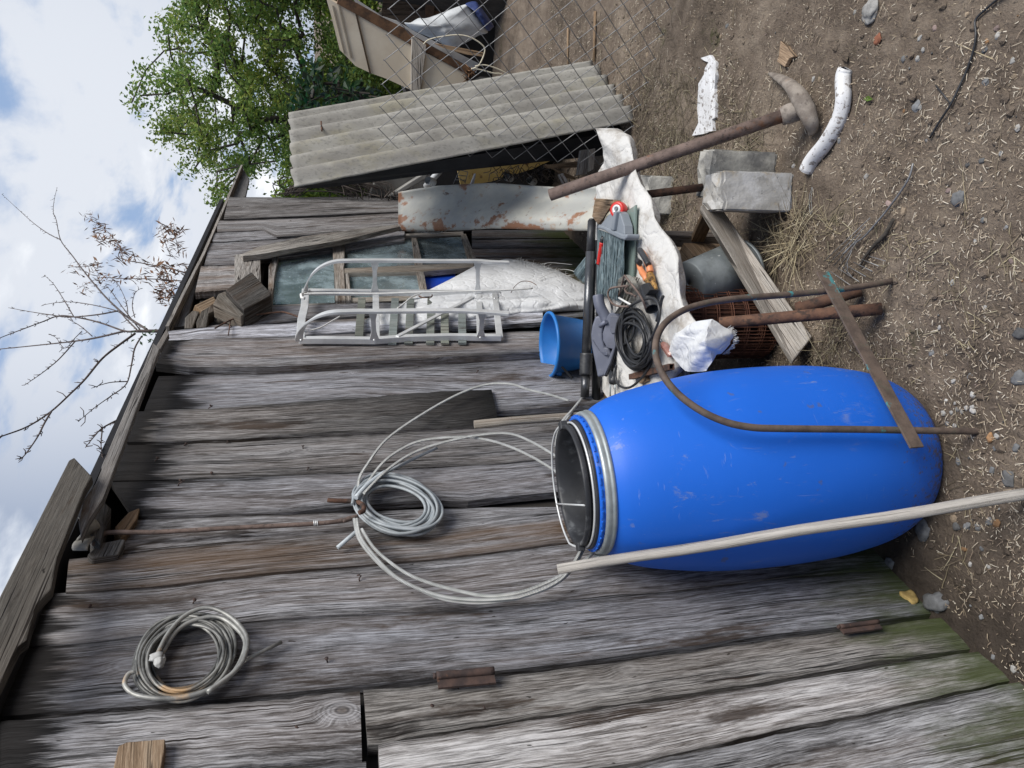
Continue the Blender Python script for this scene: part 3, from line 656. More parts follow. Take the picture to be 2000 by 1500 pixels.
mb.prism(lip + [p + V((0, 0, .012)) for p in lip[::-1]], (0, .05, 0), V((1, 0, 0)), (2.2, .1, .2, 0)); mb.build('roof_edge_strip', M['fascia'], shed)
x0, x1 = .3, 5.0
mb = MB(); mb.prism([(x0, 1.20, 2.035), (x1 - .12, 1.27, 1.99), (x1 - .12, 3.3, 1.80), (x0, 3.3, 1.80)], (0, 0, .02), V((0, 1, 0))); mb.build('roof', M['tar'], shed)
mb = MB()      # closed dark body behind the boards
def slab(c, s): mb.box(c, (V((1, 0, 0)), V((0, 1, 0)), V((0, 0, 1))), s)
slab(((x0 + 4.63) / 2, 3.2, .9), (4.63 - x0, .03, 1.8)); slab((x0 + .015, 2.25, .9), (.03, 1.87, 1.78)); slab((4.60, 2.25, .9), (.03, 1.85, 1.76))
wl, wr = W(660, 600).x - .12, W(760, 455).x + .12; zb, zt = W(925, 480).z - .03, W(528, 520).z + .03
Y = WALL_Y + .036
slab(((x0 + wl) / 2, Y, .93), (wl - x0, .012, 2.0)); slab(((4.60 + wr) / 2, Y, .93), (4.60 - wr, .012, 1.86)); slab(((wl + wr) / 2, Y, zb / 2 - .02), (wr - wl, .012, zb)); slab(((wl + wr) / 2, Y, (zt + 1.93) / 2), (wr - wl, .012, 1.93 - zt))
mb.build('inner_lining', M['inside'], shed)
# ---- window
win = MB()
def bar(mb, pts, off, t, tone=1.0, br=.4, grain=None):
    P = [W(x, y, off) for x, y in pts]; mb.prism(P, (0, t, 0), grain, (tone, br, R.random(), 0))
bar(win, [(525, 520), (538, 492), (545, 492), (536, 540), (531, 594), (523, 596)], .008, .04, 1.0, .9)
bar(win, [(648, 470), (662, 467), (674, 466), (672, 520), (676, 595), (655, 595), (653, 530)], .004, .05, 1.0)
bar(win, [(673, 461), (905, 452), (906, 459), (674, 469)], -.004, .03, .9)
bar(win, [(900, 458), (910, 456), (931, 507), (930, 560), (922, 560), (916, 510)], .002, .035, 1.0, .7)
bar(win, [(804, 464), (814, 464), (824, 508), (834, 566), (821, 568), (810, 512)], .003, .03, 1.05, .5)
bar(win, [(673, 524), (820, 517), (925, 512), (925, 521), (824, 530), (673, 533)], .006, .03, 1.05, .4)
bar(win, [(675, 534), (681, 533), (687, 590), (677, 591)], .006, .03, 1.0)
bar(win, [(523, 596), (676, 590), (676, 598), (523, 603)], .0, .04, .9)
bar(win, [(676, 582), (930, 570), (930, 580), (676, 592)], .0, .04, .9)
wo = win.build('window', M['wood'], shed, bevel=.0015)
for pts in ([(537, 500), (650, 472), (654, 592), (529, 594)], [(674, 468), (805, 464), (812, 518), (673, 525)], [(813, 463), (902, 458), (918, 513), (823, 518)], [(681, 532), (812, 529), (822, 570), (687, 586)]):
    g = MB(); g.prism([W(x, y, -.014) for x, y in pts], (0, .003, 0)); g.build('pane', M['glass'], wo)
# ---- small nails and staples in the boards
nl = [(404, 803, 12), (357, 873, 9), (300, 905, 9), (345, 955, 20), (440, 870, 6), (412, 930, 5), (592, 880, 6), (598, 922, 6), (375, 1182, 8), (703, 1140, 10), (170, 1190, 8), (895, 707, 12), (824, 712, 6), (1010, 885, 5), (930, 730, 6), (640, 1296, 6), (840, 1390, 6), (567, 436, 6), (765, 431, 6), (450, 650, 14), (575, 1433, 6), (888, 1353, 6), (938, 1392, 6)]
for i, (x, y, l) in enumerate(nl):
    a = W(x, y, -.002); q = MB(); d = V((R.uniform(-.5, .5), -1, R.uniform(-.8, .2))).normalized(); L = .004 + l * .0016
    q.tube([a, a + d * L * .6, a + d * L + V((0, 0, -L * .3 * (l > 8)))], .0016, 6); q.lathe([(0, 0), (.0042, 0), (.0042, .0014), (0, .0014)], a + d * L, d, 8); q.build('nail', M['hinge'], shed)
# ================================================================== loose bits in and on the shed front
def offcut(name, label, px, off, depth, mat, grain=None, tone=1.0, cat='wood offcut', group=None, br=.3, brown=.006):
    q = MB(); P = [W(x, y, off) for x, y in px]; q.prism(P, (0, depth, .0), grain, (tone, br, R.random(), 0))
    return tag(q.build(name, mat, bevel=.004), label, cat, group)
blk = MB()
F = [W(x, y, .085) for x, y in ((440, 566), (491, 530), (530, 572), (528, 577), (476, 604))]
blk.prism(F, (0, .09, .0), W(530, 572) - W(476, 604), (.26, .8, .31, 0))
tag(blk.build('wood_block', M['wood'], bevel=.006), 'dark square timber chunk with a nail hole wedged beside the window', 'wood block')
blk = MB(); blk.prism([W(x, y, .06) for x, y in ((416, 593), (426, 574), (440, 568), (478, 606), (480, 612), (470, 618))], (0, .06, 0), None, (.55, .5, .6, 0)); tag(blk.build('wood_block', M['wood'], bevel=.004), 'mossy split board end under the dark square timber chunk', 'wood block')
offcut('wood_offcut', 'small grey board end in the wall hole under the eave', [(361, 620), (376, 606), (390, 608), (383, 622), (376, 640), (360, 640)], .01, .05, M['wood'], None, .45)
offcut('wood_offcut', 'mossy rotten board end in the wall hole, left of the timber chunk', [(383, 628), (392, 608), (416, 594), (428, 603), (408, 612), (403, 638), (384, 640)], .012, .05, M['wood'], None, .38, br=.8)
q = MB(); q.stone(W(438, 618, -.02), (.055, .05, .042), 3.3, .3, (.20, .175, .15, 0)); tag(q.build('stone', M['stone']), 'brown rounded stone lodged in the wall hole under the timber chunk', 'stone')
q = MB(); q.prism([W(x, y, .0) for x, y in ((380, 596), (418, 578), (424, 590), (396, 610))], (0, .05, .02), None, (.7, .9, .7, 0)); tag(q.build('broken_brick_piece', M['tan_wood'], bevel=.004), 'reddish broken piece wedged above the mossy board end', 'fragment')
# timbers stuffed in the eave gap
def chunk(name, label, px, off, d, tone, mat='wood', br=.4):
    q = MB(); P = [W(x, y, off) for x, y in px]; q.prism(P, (0.0, d, .01), None, (tone, br, R.random(), 0)); tag(q.build(name, M[mat], bevel=.005), label, 'wood offcut')
chunk('wood_offcut', 'dark squared timber end hanging in the eave gap', [(183, 982), (202, 978), (218, 992), (208, 1010), (196, 1062), (176, 1040)], .05, .07, .4)
chunk('wood_offcut', 'orange rotten wood chip behind the rusty hook rod', [(224, 1028), (250, 1000), (274, 990), (268, 1012), (246, 1044), (236, 1050)], .02, .05, 1.0, 'tan_wood', .9)
chunk('wood_offcut', 'grey broken wedge under the rusty hook rod at the eave', [(170, 1082), (196, 1060), (236, 1052), (246, 1052), (232, 1082), (180, 1090)], .03, .05, .5)
q = MB()
def wv(u, v):
    x = 153 + 30 * v + 12 * math.sin(u * 5) ; y = 1012 + 62 * u
    p = W(x, y, .06 + .02 * math.sin(u * 6 + v * 2)); return p
q.grid(wv, 14, 6); tag(q.build('roofing_scrap', M['asbestos'], solid=.005), 'wavy grey roofing scrap curling out of the eave gap', 'roofing scrap')
# ================================================================== sled
sled = thing('sled', "child's aluminium sled with flaked green slats hanging upright on the shed wall", 'sled', W(780, 640, .05))
OFF_N, OFF_R = .205, .05
def sp(pts, off): return [W(x, y, off) for x, y in pts]
def channel(mb, P, wdt, thk, out=V((0, -1, 0))):
    """bent metal strip: wdt along the wall normal, thk in the strip plane"""
    n = len(P); vs = []; fs = []
    for i in range(n):
        t = (P[min(i + 1, n - 1)] - P[max(i - 1, 0)]).normalized(); s = t.cross(out).normalized()
        for a, c in ((-1, -1), (1, -1), (1, 1), (-1, 1)): vs.append(P[i] + s * a * thk / 2 + out * c * wdt / 2)
    for i in range(n - 1):
        for k in range(4): fs.append((i * 4 + k, i * 4 + (k + 1) % 4, i * 4 + 4 + (k + 1) % 4, i * 4 + 4 + k))
    fs += [(3, 2, 1, 0), tuple((n - 1) * 4 + k for k in range(4))]
    mb.add(vs, fs, mb.puv(vs, fs, (0, 0, 1)), (1, 0, 0, 0), False)
def frames(name, fn):
    q = MB(); fn(q); return q.build(name, M['alu'], sled, bevel=.0015)
# runners in front, curling back to the seat rails at the top
def curl(a, c, n=9):          # quarter bend from the runner plane back to the rail
    return [V((a.x + (c.x - a.x) * (1 - math.cos(t)), a.y + (c.y - a.y) * (1 - math.cos(t)), a.z + (c.z - a.z) * math.sin(t))) for t in [PI / 2 * i / n for i in range(n + 1)]]
runA = sp([(994, 513), (960, 512), (930, 510), (860, 510), (760, 509), (710, 509)], OFF_N) + curl(W(672, 509.5, OFF_N), W(597, 571, OFF_R + .012))
runB = sp([(994, 613), (960, 610), (900, 607), (830, 607), (740, 608), (700, 608)], OFF_N) + curl(W(664, 609, OFF_N), W(584, 665, OFF_R + .012))
frames('runner', lambda q: channel(q, catmull(runA, 4), .010, .026)); frames('runner', lambda q: channel(q, catmull(runB, 4), .010, .028))
frames('rail', lambda q: channel(q, sp([(601, 570), (700, 571), (800, 572), (926, 573), (975, 572)], OFF_R), .022, .026))
frames('rail', lambda q: channel(q, sp([(584, 664), (640, 664), (732, 665), (800, 660), (880, 658), (978, 659)], OFF_R), .022, .024))
frames('front_bar', lambda q: channel(q, sp([(597, 566), (595, 600), (589, 625), (587, 660)], OFF_R + .01), .012, .03))
def leg(q, a, c, w_):
    P = [a, a.lerp(c, .3), a.lerp(c, .7), c]; t = V((0, 0, 1)); ww = [w_ * 1.5, w_ * .8, w_ * .8, w_ * 1.6]; vs = []
    nrm = (c - a).normalized().cross(t)
    for p, w2 in zip(P, ww):
        for sx, sn in ((-1, -1), (1, -1), (1, 1), (-1, 1)): vs.append(p + t * sx * w2 / 2 + nrm * sn * .0025)
    fs = [(i * 4 + k, i * 4 + (k + 1) % 4, i * 4 + 4 + (k + 1) % 4, i * 4 + 4 + k) for i in range(3) for k in range(4)] + [(3, 2, 1, 0), (12, 13, 14, 15)]
    q.add(vs, fs, q.puv(vs, fs, (0, 1, 0)))
for (n_, r_) in (((732, 512), (732, 571)), ((933, 512), (933, 573)), ((728, 608), (731, 663)), ((942, 611), (939, 658))):
    frames('leg', lambda q: leg(q, W(*n_, OFF_N - .004), W(*r_, OFF_R + .008), .022))
for (a, c) in (((734, 575), (735, 662)), ((935, 576), (938, 655)), ((966, 572), (976, 658))):
    frames('cross_plate', lambda q: channel(q, [W(*a, OFF_R + .004), W(*c, OFF_R + .004)], .006, .026))
frames('brace', lambda q: channel(q, [W(924, 580, OFF_R + .012), W(776, 657, OFF_R + .012)], .006, .016))
for i, (xa, xb) in enumerate(((707, 700), (772, 766), (802, 798), (842, 840), (868, 869), (902, 903))):
    q = MB(); P = [W(xa, 584, OFF_R - .012), W(xb, 672, OFF_R - .012)]; channel(q, P, .009, .031)
    q.c = [((.55, 1.1, .8, 1.0, 1.1, .9)[i] if k > 3 else .9, .1, i * .15, 0) for k in range(len(q.v))]
    q.build('slat', M['slat'], sled, bevel=.001)
for (x, y) in ((729, 620), (731, 664), (943, 611), (938, 659), (588, 664), (966, 583)): q = MB(); q.lathe([(0, .004), (.0035, .003), (.005, 0)], W(x, y, OFF_R + .025), (0, -1, 0), 8); q.build('rivet', M['alu'], sled)
q = MB(); q.tube(catmull(sp([(589, 579), (600, 574), (650, 573), (740, 573.5), (820, 571), (940, 568), (1000, 566), (1040, 563)], OFF_R + .045), 5), .0042, 7); q.tube([W(597, 571, .09), W(588, 575, .10), W(589, 581, .11), W(595, 583, .11)], .0055, 7); q.tube(catmull(sp([(595, 648), (625, 640), (650, 626), (664, 618)], OFF_R + .06), 4), .003, 6); q.tube(catmull(sp([(776, 602), (790, 592), (804, 580), (822, 573)], OFF_R + .05), 4), .0028, 6)
q.build('pull_cord', M['twine'], sled)
q = MB(); q.tube(catmull([W(818, 578, .09), W(826, 581, .1), W(842, 580, .1), W(844, 576, .09)], 4), .0028, 6); q.build('bent_nail', M['rust'], sled)
# ================================================================== hung coils, rods and wires
def loopset(mb, cx, cy, rx, ry, rot, n, r, off, jr, jc, seg=44, colf=None):
    for i in range(n):
        ang = rot + R.uniform(-.08, .08); k = 1 - jr * R.random(); dx, dy = R.uniform(-jc, jc), R.uniform(-jc, jc); ph = R.uniform(0, 6); e = R.uniform(-.05, .05); o = off + R.uniform(0, .022)
        P = []
        for s_ in range(seg):
            t = 2 * PI * s_ / seg; a = rx * k * (1 + e) * math.cos(t) * (1 + .03 * math.sin(2 * t + ph)); c = ry * k * (1 - e) * math.sin(t) * (1 + .03 * math.sin(3 * t + ph))
            P.append(W(cx + dx + a * math.cos(ang) - c * math.sin(ang), cy + dy + a * math.sin(ang) + c * math.cos(ang), o + .006 * math.sin(t + ph)))
        tn = colf(i) if colf else 1
        mb.tube(P, r, 7, closed=True, col=(tn, 0, 0, 0))
q = MB(); loopset(q, 362, 1284, 101, 82, -.55, 22, .0031, .016, .27, 6, colf=lambda i: R.choice((.6, .8, 1, 1.3)))
q.tube(catmull(sp([(306, 1281), (330, 1235), (365, 1200), (408, 1187), (452, 1206), (482, 1243), (478, 1282), (460, 1310), (405, 1352)], .05), 5), .0046, 7, col=(1.5, 0, 0, 0))
q.tube(catmull(sp([(316, 1278), (345, 1232), (385, 1210), (430, 1206), (470, 1236), (478, 1268), (452, 1318), (395, 1352), (330, 1364), (268, 1358), (244, 1338), (250, 1318), (262, 1312)], .042), 5), .0046, 7, col=(1.6, 0, 0, 0))
q.tube([W(478, 1290, .03), W(512, 1273, .022), W(550, 1254, .02)], .004, 7, col=(1.7, 0, 0, 0))
ro = q.build('wire_rope_coil', M['rope']); tag(ro, 'coil of old rust tinged steel rope hanging on the near boards above the door', 'rope coil')
q = MB(); q.stone(W(305, 1283, .052), (.011, .008, .013), 2, .4); q.stone(W(311, 1294, .052), (.012, .008, .009), 5, .5); q.stone(W(318, 1289, .05), (.01, .005, .005), 7, .6); q.c = [(.55, 0, 0, 0)] * len(q.v); q.build('knot', M['twine'], ro)
q = MB(); loopset(q, 775, 984, 86, 52, .28, 12, .0042, .03, .34, 5, colf=lambda i: R.choice((.85, 1, 1.1)))
q.tube(catmull(sp([(688, 985), (700, 955), (750, 925), (800, 900), (853, 875)], .055), 5), .0042, 8); q.tube([W(700, 1035, .05), W(659, 1070, .03)], .0052, 8, col=(1.3, 0, 0, 0)); q.tube(catmull(sp([(695, 972), (720, 945), (752, 922)], .062), 4), .0065, 8, col=(1.5, 0, 0, 0))
tag(q.build('cable_coil', M['grey_cable']), 'coil of grey cable hanging from a rusty hook in the middle of the boards', 'cable coil')
def zb(*p): return [(650 + x / 3.125, 640 + y / 3.125) for x, y in p]
def c2(*p): return [(500 + x / 3, 1000 + y / 3) for x, y in p]
def c3(*p): return [(1000 + x / 3, 1000 + y / 3) for x, y in p]
q = MB(); rw = .0040
q.tube(catmull(sp(zb((155, 985), (162, 920), (200, 850), (330, 680), (560, 520), (780, 400), (950, 345), (1090, 345), (1200, 380), (1310, 405), (1440, 445)), .05), 6), rw, 7)
q.tube(catmull(sp(zb((185, 985), (300, 830), (420, 740), (540, 690), (700, 670), (850, 670), (1020, 705), (1200, 780), (1380, 890), (1480, 980)), .06), 6), rw, 7)
q.tube(catmull(sp(zb((190, 1010), (330, 870), (480, 770), (640, 710), (860, 660), (1060, 645), (1200, 690), (1370, 790), (1440, 850)), .07), 6), rw, 7)
for pts, o in ((c2((575, 40), (600, 150), (680, 260), (800, 370), (950, 450), (1100, 510), (1300, 532), (1500, 512)) + c3((60, 497), (200, 450), (300, 390), (370, 310), (420, 215), (470, 90)), .05), (c2((590, 40), (612, 145), (700, 265), (820, 380), (960, 452), (1110, 498), (1300, 515), (1500, 503)) + c3((80, 486), (210, 438), (300, 380), (360, 300), (405, 215), (450, 90)), .058), (c2((620, 100), (700, 220), (850, 340), (1000, 410), (1200, 465), (1350, 492), (1500, 480)) + c3((100, 455), (200, 415), (290, 370), (400, 300), (480, 230), (520, 120)), .06)):
    q.tube(catmull(sp(pts, o), 6), rw, 7)
q.tube(catmull([W(1090, 838, .1), W(1100, 820, .1), W(1118, 800, .1), W(1136, 778, .09)], 4), rw, 7); q.tube(catmull([W(1086, 870, .1), W(1090, 845, .1), W(1104, 822, .1), W(1128, 788, .09)], 4), rw, 7)
tag(q.build('aluminium_wire_loops', M['alu_wire']), 'big loose loops of twisted white aluminium wire hung behind the blue barrel', 'wire loops')
q = MB(); za = lambda *p: [(150 + x / 3.125, 620 + y / 3.125) for x, y in p]
q.tube(catmull(sp(za((108, 1385), (118, 1355), (150, 1330), (220, 1312), (500, 1310), (900, 1287), (1400, 1262), (1600, 1243), (1719, 1212)) + zb((60, 1180), (110, 1160)), .032), 5), .0058, 8)
rd = q.build('hook_rod', M['rust_grey']); tag(rd, 'long thin rusty rod hooked at the eave and running down the boards', 'rod')
q = MB()
for k in range(3): q.lathe([(.0065, 0), (.0085, .0015), (.0065, .003)], W(612 + k * 3.2, 1022.5, .032), W(640, 1018) - W(600, 1024), 10)
q.build('wire_binding', M['alu'], rd)
q = MB(); q.tube(catmull(sp(zb((-30, 1052), (0, 1055), (130, 1060)), .04) + sp(zb((180, 1080), (188, 1115), (160, 1130)), .075), 5), .0062, 8)
tag(q.build('hook', M['rust']), 'short rusty bar hook holding the grey cable coil', 'hook')
q = MB(); q.tube(catmull(sp([(420, 641), (455, 623), (480, 618), (540, 610), (560, 611), (585, 620), (602, 628)], .035), 5), .0034, 6); q.tube(sp([(450, 627), (446, 655)], .03), .0022, 6)
tag(q.build('rusty_wire', M['rust']), 'bent rusty wire lying across the boards above the sled', 'wire')
# ================================================================== white sack behind the sled
q = MB()
sk_t = [(690, 634), (760, 604), (830, 570), (880, 545), (930, 518), (990, 505), (1040, 512), (1090, 528), (1142, 556)]
sk_b = [(676, 628), (720, 642), (780, 640), (850, 630), (900, 628), (960, 622), (1020, 614), (1080, 610), (1142, 606)]
def sackf(u, v):
    x = 680 + 462 * u; y0, y1 = _at(sk_t, max(x, 690)), _at(sk_b, x)
    if x < 700: y0 = y1 + (y0 - y1) * (x - 680) / 20
    y = y0 + (y1 - y0) * v; f = math.sin(PI * v)
    o = .008 + .05 * f ** .6 * min(1, u * 2.2) * (1 - max(0, u - .9) * 4) + .008 * fbm((x * .012, y * .05, 1), 1, 2) - .007 * abs(nz((x * .018, y * .07, 6))) + .002 * math.sin(y * .30 + x * .02 + 4 * nz((x * .012, y * .03, 4)))
    return W(x, y, min(o, .07))
q.grid(sackf, 90, 30, size=(1.0, .3)); so_ = q.build('woven_sack', M['sack2']); tag(so_, 'white woven plastic sack with frayed edge slumped on the wall behind the sled', 'sack')
q = MB()
for i in range(70):
    u = R.random(); x = 1000 + 140 * u; y = _at(sk_t, x) + R.uniform(0, 6) if R.random() < .75 else R.uniform(560, 600)
    p = W(x, y, R.uniform(.03, .05)); d = V((R.uniform(-.5, .6), -.25, R.uniform(-.7, .5))).normalized() * R.uniform(.010, .035)
    q.tube([p, p + d * .5 + V((0, 0, .003)), p + d + V((0, 0, R.uniform(-.012, .004)))], .0006, 3)
for pts in ([(1058, 516), (1075, 513), (1100, 515), (1118, 517)], [(1050, 545), (1090, 528), (1110, 527), (1128, 533)]): q.tube(catmull(sp(pts, .06), 4), .0013, 5)
tag(q.build('frayed_threads', M['twine'], so_), kind='stuff')
q = MB(); q.tube(catmull(sp([(998, 572), (1005, 560), (1018, 550), (1035, 550), (1048, 557)], .085), 5), .0016, 6); tag(q.build('rusty_wire', M['rust']), 'thin rusty wire hook lying on the white sack', 'wire')
# wooden stick beside the tub
q = MB(); q.tube([W(926, 829, .06), W(1000, 822, .07), W(1100, 815, .08), W(1300, 800, .09)], [.0125, .013, .0135, .0135], 10, col=(1.1, .4, .3, 0)); tag(q.build('wooden_stick', M['plank']), 'short pale wooden stick standing behind the black tub', 'stick')
# ================================================================== galvanised sheet and scrap behind it
q = MB(); top = [(778, 375), (800, 371), (850, 363), (920, 359), (965, 357), (1030, 362), (1100, 366), (1230, 362)]; bo = [(779, 452), (850, 451), (900, 450), (960, 446), (1000, 447), (1060, 449), (1100, 450), (1230, 452)]
def galvf(u, v):
    x = 778 + 445 * u; y = _at(top, x) + (_at(bo, x) - _at(top, x)) * v; x += (1 - v) * 0
    X_ = W(780, 430, .06).x + (3.15 - W(780, 430, .06).x) * u
    return XP(x, y, X_ - .10 * v + .03 * math.sin(v * 5 + .6) + .015 * math.sin(u * 9 + v))
q.grid(galvf, 60, 16); tag(q.build('metal_sheet', M['galv'], solid=.0025), 'rust streaked bluish galvanised sheet leaning on the far end of the shed', 'metal sheet')
q = MB()
for i in range(40):
    t = R.random(); p = W(810 + 45 * t, 453 + 4 * t, .035); d = V((.25, -.1, -.55 + R.uniform(-.2, .3))) * R.uniform(.04, .09); q.tube([p, p + d * .5, p + d + V((.02 * R.uniform(-1, 1), 0, 0))], .0012, 3)
tag(q.build('frayed_scrap', M['twine']), 'tuft of frayed white threads poking from under the galvanised sheet', 'threads')
# things inside the shed seen through the panes
def inside(name, label, cat, px, off, d, mat):
    q = MB(); q.prism([W(x, y, off) for x, y in px], (0, d, 0)); tag(q.build(name, M[mat], bevel=.004), label, cat)
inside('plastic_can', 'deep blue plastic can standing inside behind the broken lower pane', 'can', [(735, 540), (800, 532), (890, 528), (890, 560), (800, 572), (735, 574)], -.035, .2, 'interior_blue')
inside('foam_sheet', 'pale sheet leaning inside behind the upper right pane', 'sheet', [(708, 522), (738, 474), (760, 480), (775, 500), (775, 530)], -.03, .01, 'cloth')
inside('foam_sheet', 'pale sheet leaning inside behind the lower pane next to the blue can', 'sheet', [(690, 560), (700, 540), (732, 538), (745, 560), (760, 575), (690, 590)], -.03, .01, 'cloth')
# ================================================================== barrel
BX, BY, BR = 1.415, .985, .246
bar_ = thing('plastic_barrel', 'big blue plastic barrel with open top standing against the shed boards', 'barrel', (BX, BY, 0))
prof = [(0, .035), (.10, .034), (.135, .028), (.150, .012), (.165, .006), (.178, .012), (.192, .030), (.208, .062), (.222, .105), (.234, .17), (.242, .24), (.246, .33), (.246, .42), (.243, .50), (.237, .57), (.227, .64), (.214, .71), (.200, .762), (.184, .800), (.171, .820), (.163, .830), (.158, .838), (.156, .850), (.156, .861), (.151, .863), (.148, .856), (.149, .80), (.19, .72), (.22, .55), (.22, .3), (.15, .06), (0, .05)]
zs_ = -.002
def lean(q):
    for i, p in enumerate(q.v):
        x, y, z = p; k = (max(0, z) / .85) ** 1.5; dx, dy = x - BX, y - BY; t = min(1, max(0, (z - .66) / .18)); t = t * t * (3 - 2 * t)
        q.v[i] = (x - .013 * k, y + .021 * k, z - t * (.037 * dx + .104 * dy))
    return q
def dense(pr, k=3):
    o = catmull([V((a, c, 0)) for a, c in pr], k); return [(max(p.x, 0), p.y) for p in o]
q = MB(); q.lathe(dense(prof), (BX, BY, zs_), n=96); lean(q); bo_ = q.build('body', M['barrel'], bar_)
q = MB(); q.lathe(dense([(.158, .826), (.162, .825), (.168, .828), (.1695, .833), (.1675, .838), (.1675, .842), (.1665, .848), (.162, .852), (.157, .851)], 3), (BX, BY, zs_), n=96); lean(q)
rg = q.build('clamp_ring', M['ring'], bar_)
q = MB(); p0 = V((BX, BY, .840)); a_ = math.radians(125); d_ = V((math.cos(a_), math.sin(a_), 0)); e_ = V((-d_.y, d_.x, 0)); q.box(p0 + d_ * .174, (e_, d_, V((0, 0, 1))), (.05, .008, .012)); q.tube([p0 + d_ * .180 + e_ * .03, p0 + d_ * .190 - e_ * .02, p0 + d_ * .184 - e_ * .06], .003, 6); lean(q); q.build('clasp', M['ring'], rg)
q = MB()
for k in range(40):
    a_ = 2 * PI * k / 40; d_ = V((math.cos(a_), math.sin(a_), 0)); e_ = V((-d_.y, d_.x, 0)); q.box((BX + d_.x * .157, BY + d_.y * .157, .857), (e_, d_, V((0, 0, 1))), (.016, .006, .004))
lean(q); q.build('lip_ribs', M['barrel'], bar_, bevel=.001)
# black tub nested in the mouth, tipped a little
ta = V((.62, -.45, 0)).normalized(); tilt = Matrix.Rotation(math.radians(4), 3, V((0, 0, 1)).cross(ta)); tax = tilt @ V((0, 0, 1)); tax = V((.037, .104, 1)).normalized()
to = V((1.401, 1.009, .870))
tub = thing('black_tub', 'black plastic tub nested in the mouth of the blue barrel', 'tub', to)
q = MB(); q.lathe(dense([(0, -.20), (.10, -.20), (.106, -.19), (.126, -.02), (.131, .012), (.1335, .018), (.140, .020), (.1425, .017), (.1425, .009), (.139, .006), (.136, .005), (.137, -.001), (.148, -.001), (.151, -.004), (.150, -.011), (.145, -.014), (.132, -.014), (.110, -.195), (0, -.205)], 2), to, tax, 96)
q.build('shell', M['tub'], tub)
u_ = tax.orthogonal().normalized(); w_2 = tax.cross(u_)
def rimp(ang, r, z):
    d = V((math.cos(ang), math.sin(ang), 0)); d = (d - tax * d.dot(tax)).normalized(); return to + d * r + tax * z
q = MB(); q.tube([rimp(math.radians(a), .1455, .003 - .002 * math.cos(math.radians(a - 216) * 1)) for a in range(130, 320, 6)], .0028, 6); q.build('rim_wire', M['alu'], tub)
q = MB(); pts = [rimp(math.radians(-48 + 3), .145, .017), rimp(math.radians(-48 + 20), .144, .024)] + [rimp(math.radians(a), .143, .027) for a in range(-10, 112, 8)] + [rimp(math.radians(126), .145, .017)]
q.tube(catmull(pts, 3), .0026, 6); hd = q.build('bail', M['alu'], tub)
q = MB(); q.tube([rimp(math.radians(197), .137, .022), rimp(math.radians(54), .143, .027)], .0022, 6); q.build('tie_wire', M['alu'], tub)
for a in (-48, 128):
    q = MB(); c = rimp(math.radians(a), .142, .014); d = (c - to); d = (d - tax * d.dot(tax)).normalized(); q.box(c, (d, tax.cross(d), tax), (.020, .028, .016)); q.build('lug', M['tub'], tub, bevel=.002)
# ================================================================== steel hoop leaning on the barrel
A_ = G(1908, 843, .0); B_ = G(1742, 550, .0); e1 = (B_ - A_).normalized()
tp = DP(1470, 836, 1.0); r_ = ray(1470, 836); rh = math.hypot(r_.x, r_.y); tgt = CAMP + r_ * ((math.hypot(BX, BY) - BR - .02) / rh)
nrm = e1.cross(tgt - A_).normalized()
hoop = thing('steel_hoop', 'rusty bent steel hoop with a welded flat bar leaning on the blue barrel', 'hoop', A_)
hp = [(1912, 843), (1880, 842), (1800, 841), (1700, 839), (1600, 838), (1520, 837), (1470, 835), (1420, 825), (1370, 803), (1325, 770), (1295, 733), (1281, 695), (1283, 660), (1300, 630), (1335, 606), (1380, 592), (1440, 583), (1520, 577), (1600, 570), (1680, 560), (1742, 549)]
q = MB(); q.tube(catmull([PP(x, y, A_, nrm) for x, y in hp], 5), .0078, 10); q.build('rod', M['hoop'], hoop)
a, c = PP(1602, 537, A_, nrm), PP(1785, 879, A_, nrm); up_ = nrm if nrm.dot(V((-1, -1, .5))) > 0 else -nrm
q = MB(); d = (c - a).normalized(); q.box((a + c) / 2 + up_ * .0105, (d, up_, d.cross(up_)), ((c - a).length, .005, .036)); q.build('flat_bar', M['hoop'], hoop, bevel=.001)
# pale pole leaning past the barrel
a, c = W(1089, 1112, .135), G(2003, 966, .03); c2_ = c + (c - a).normalized() * .06
q = MB(); q.tube([a.lerp(c2_, t / 12) + V((.002 * math.sin(t * 1.3), 0, 0)) for t in range(13)], [.0112 + .0015 * t / 12 for t in range(13)], 12, col=(1, .1, .7, 0)); tag(q.build('wooden_pole', M['pole']), 'bleached pale wooden pole leaning against the shed past the barrel', 'pole')
# ================================================================== low bench against the shed, covered with an old sack
ZB = .48
bench = thing('bench', 'low makeshift plank bench under the white sack and the heap of tools', 'bench', (2.15, .95, 0))
bp = [(2.45, .50), (2.53, .76), (2.55, 1.215), (1.70, 1.215), (1.80, .90), (2.1, .68)]
q = MB(); q.prism([(x, y, ZB - .034) for x, y in bp], (0, 0, -.028), V((0, 1, 0)), (.75, .5, .2, 0)); q.build('top', M['wood'], bench, bevel=.003)
for (x, y) in ((2.50, 1.14), (1.78, 1.14), (1.80, 1.0), (2.50, .74)):
    q = MB(); q.box((x, y, (ZB - .062) / 2), (V((0, 0, 1)), V((1, 0, 0)), V((0, 1, 0))), (ZB - .062, .055, .045), (.6, .6, R.random(), 0)); q.build('leg', M['wood'], bench, bevel=.003)
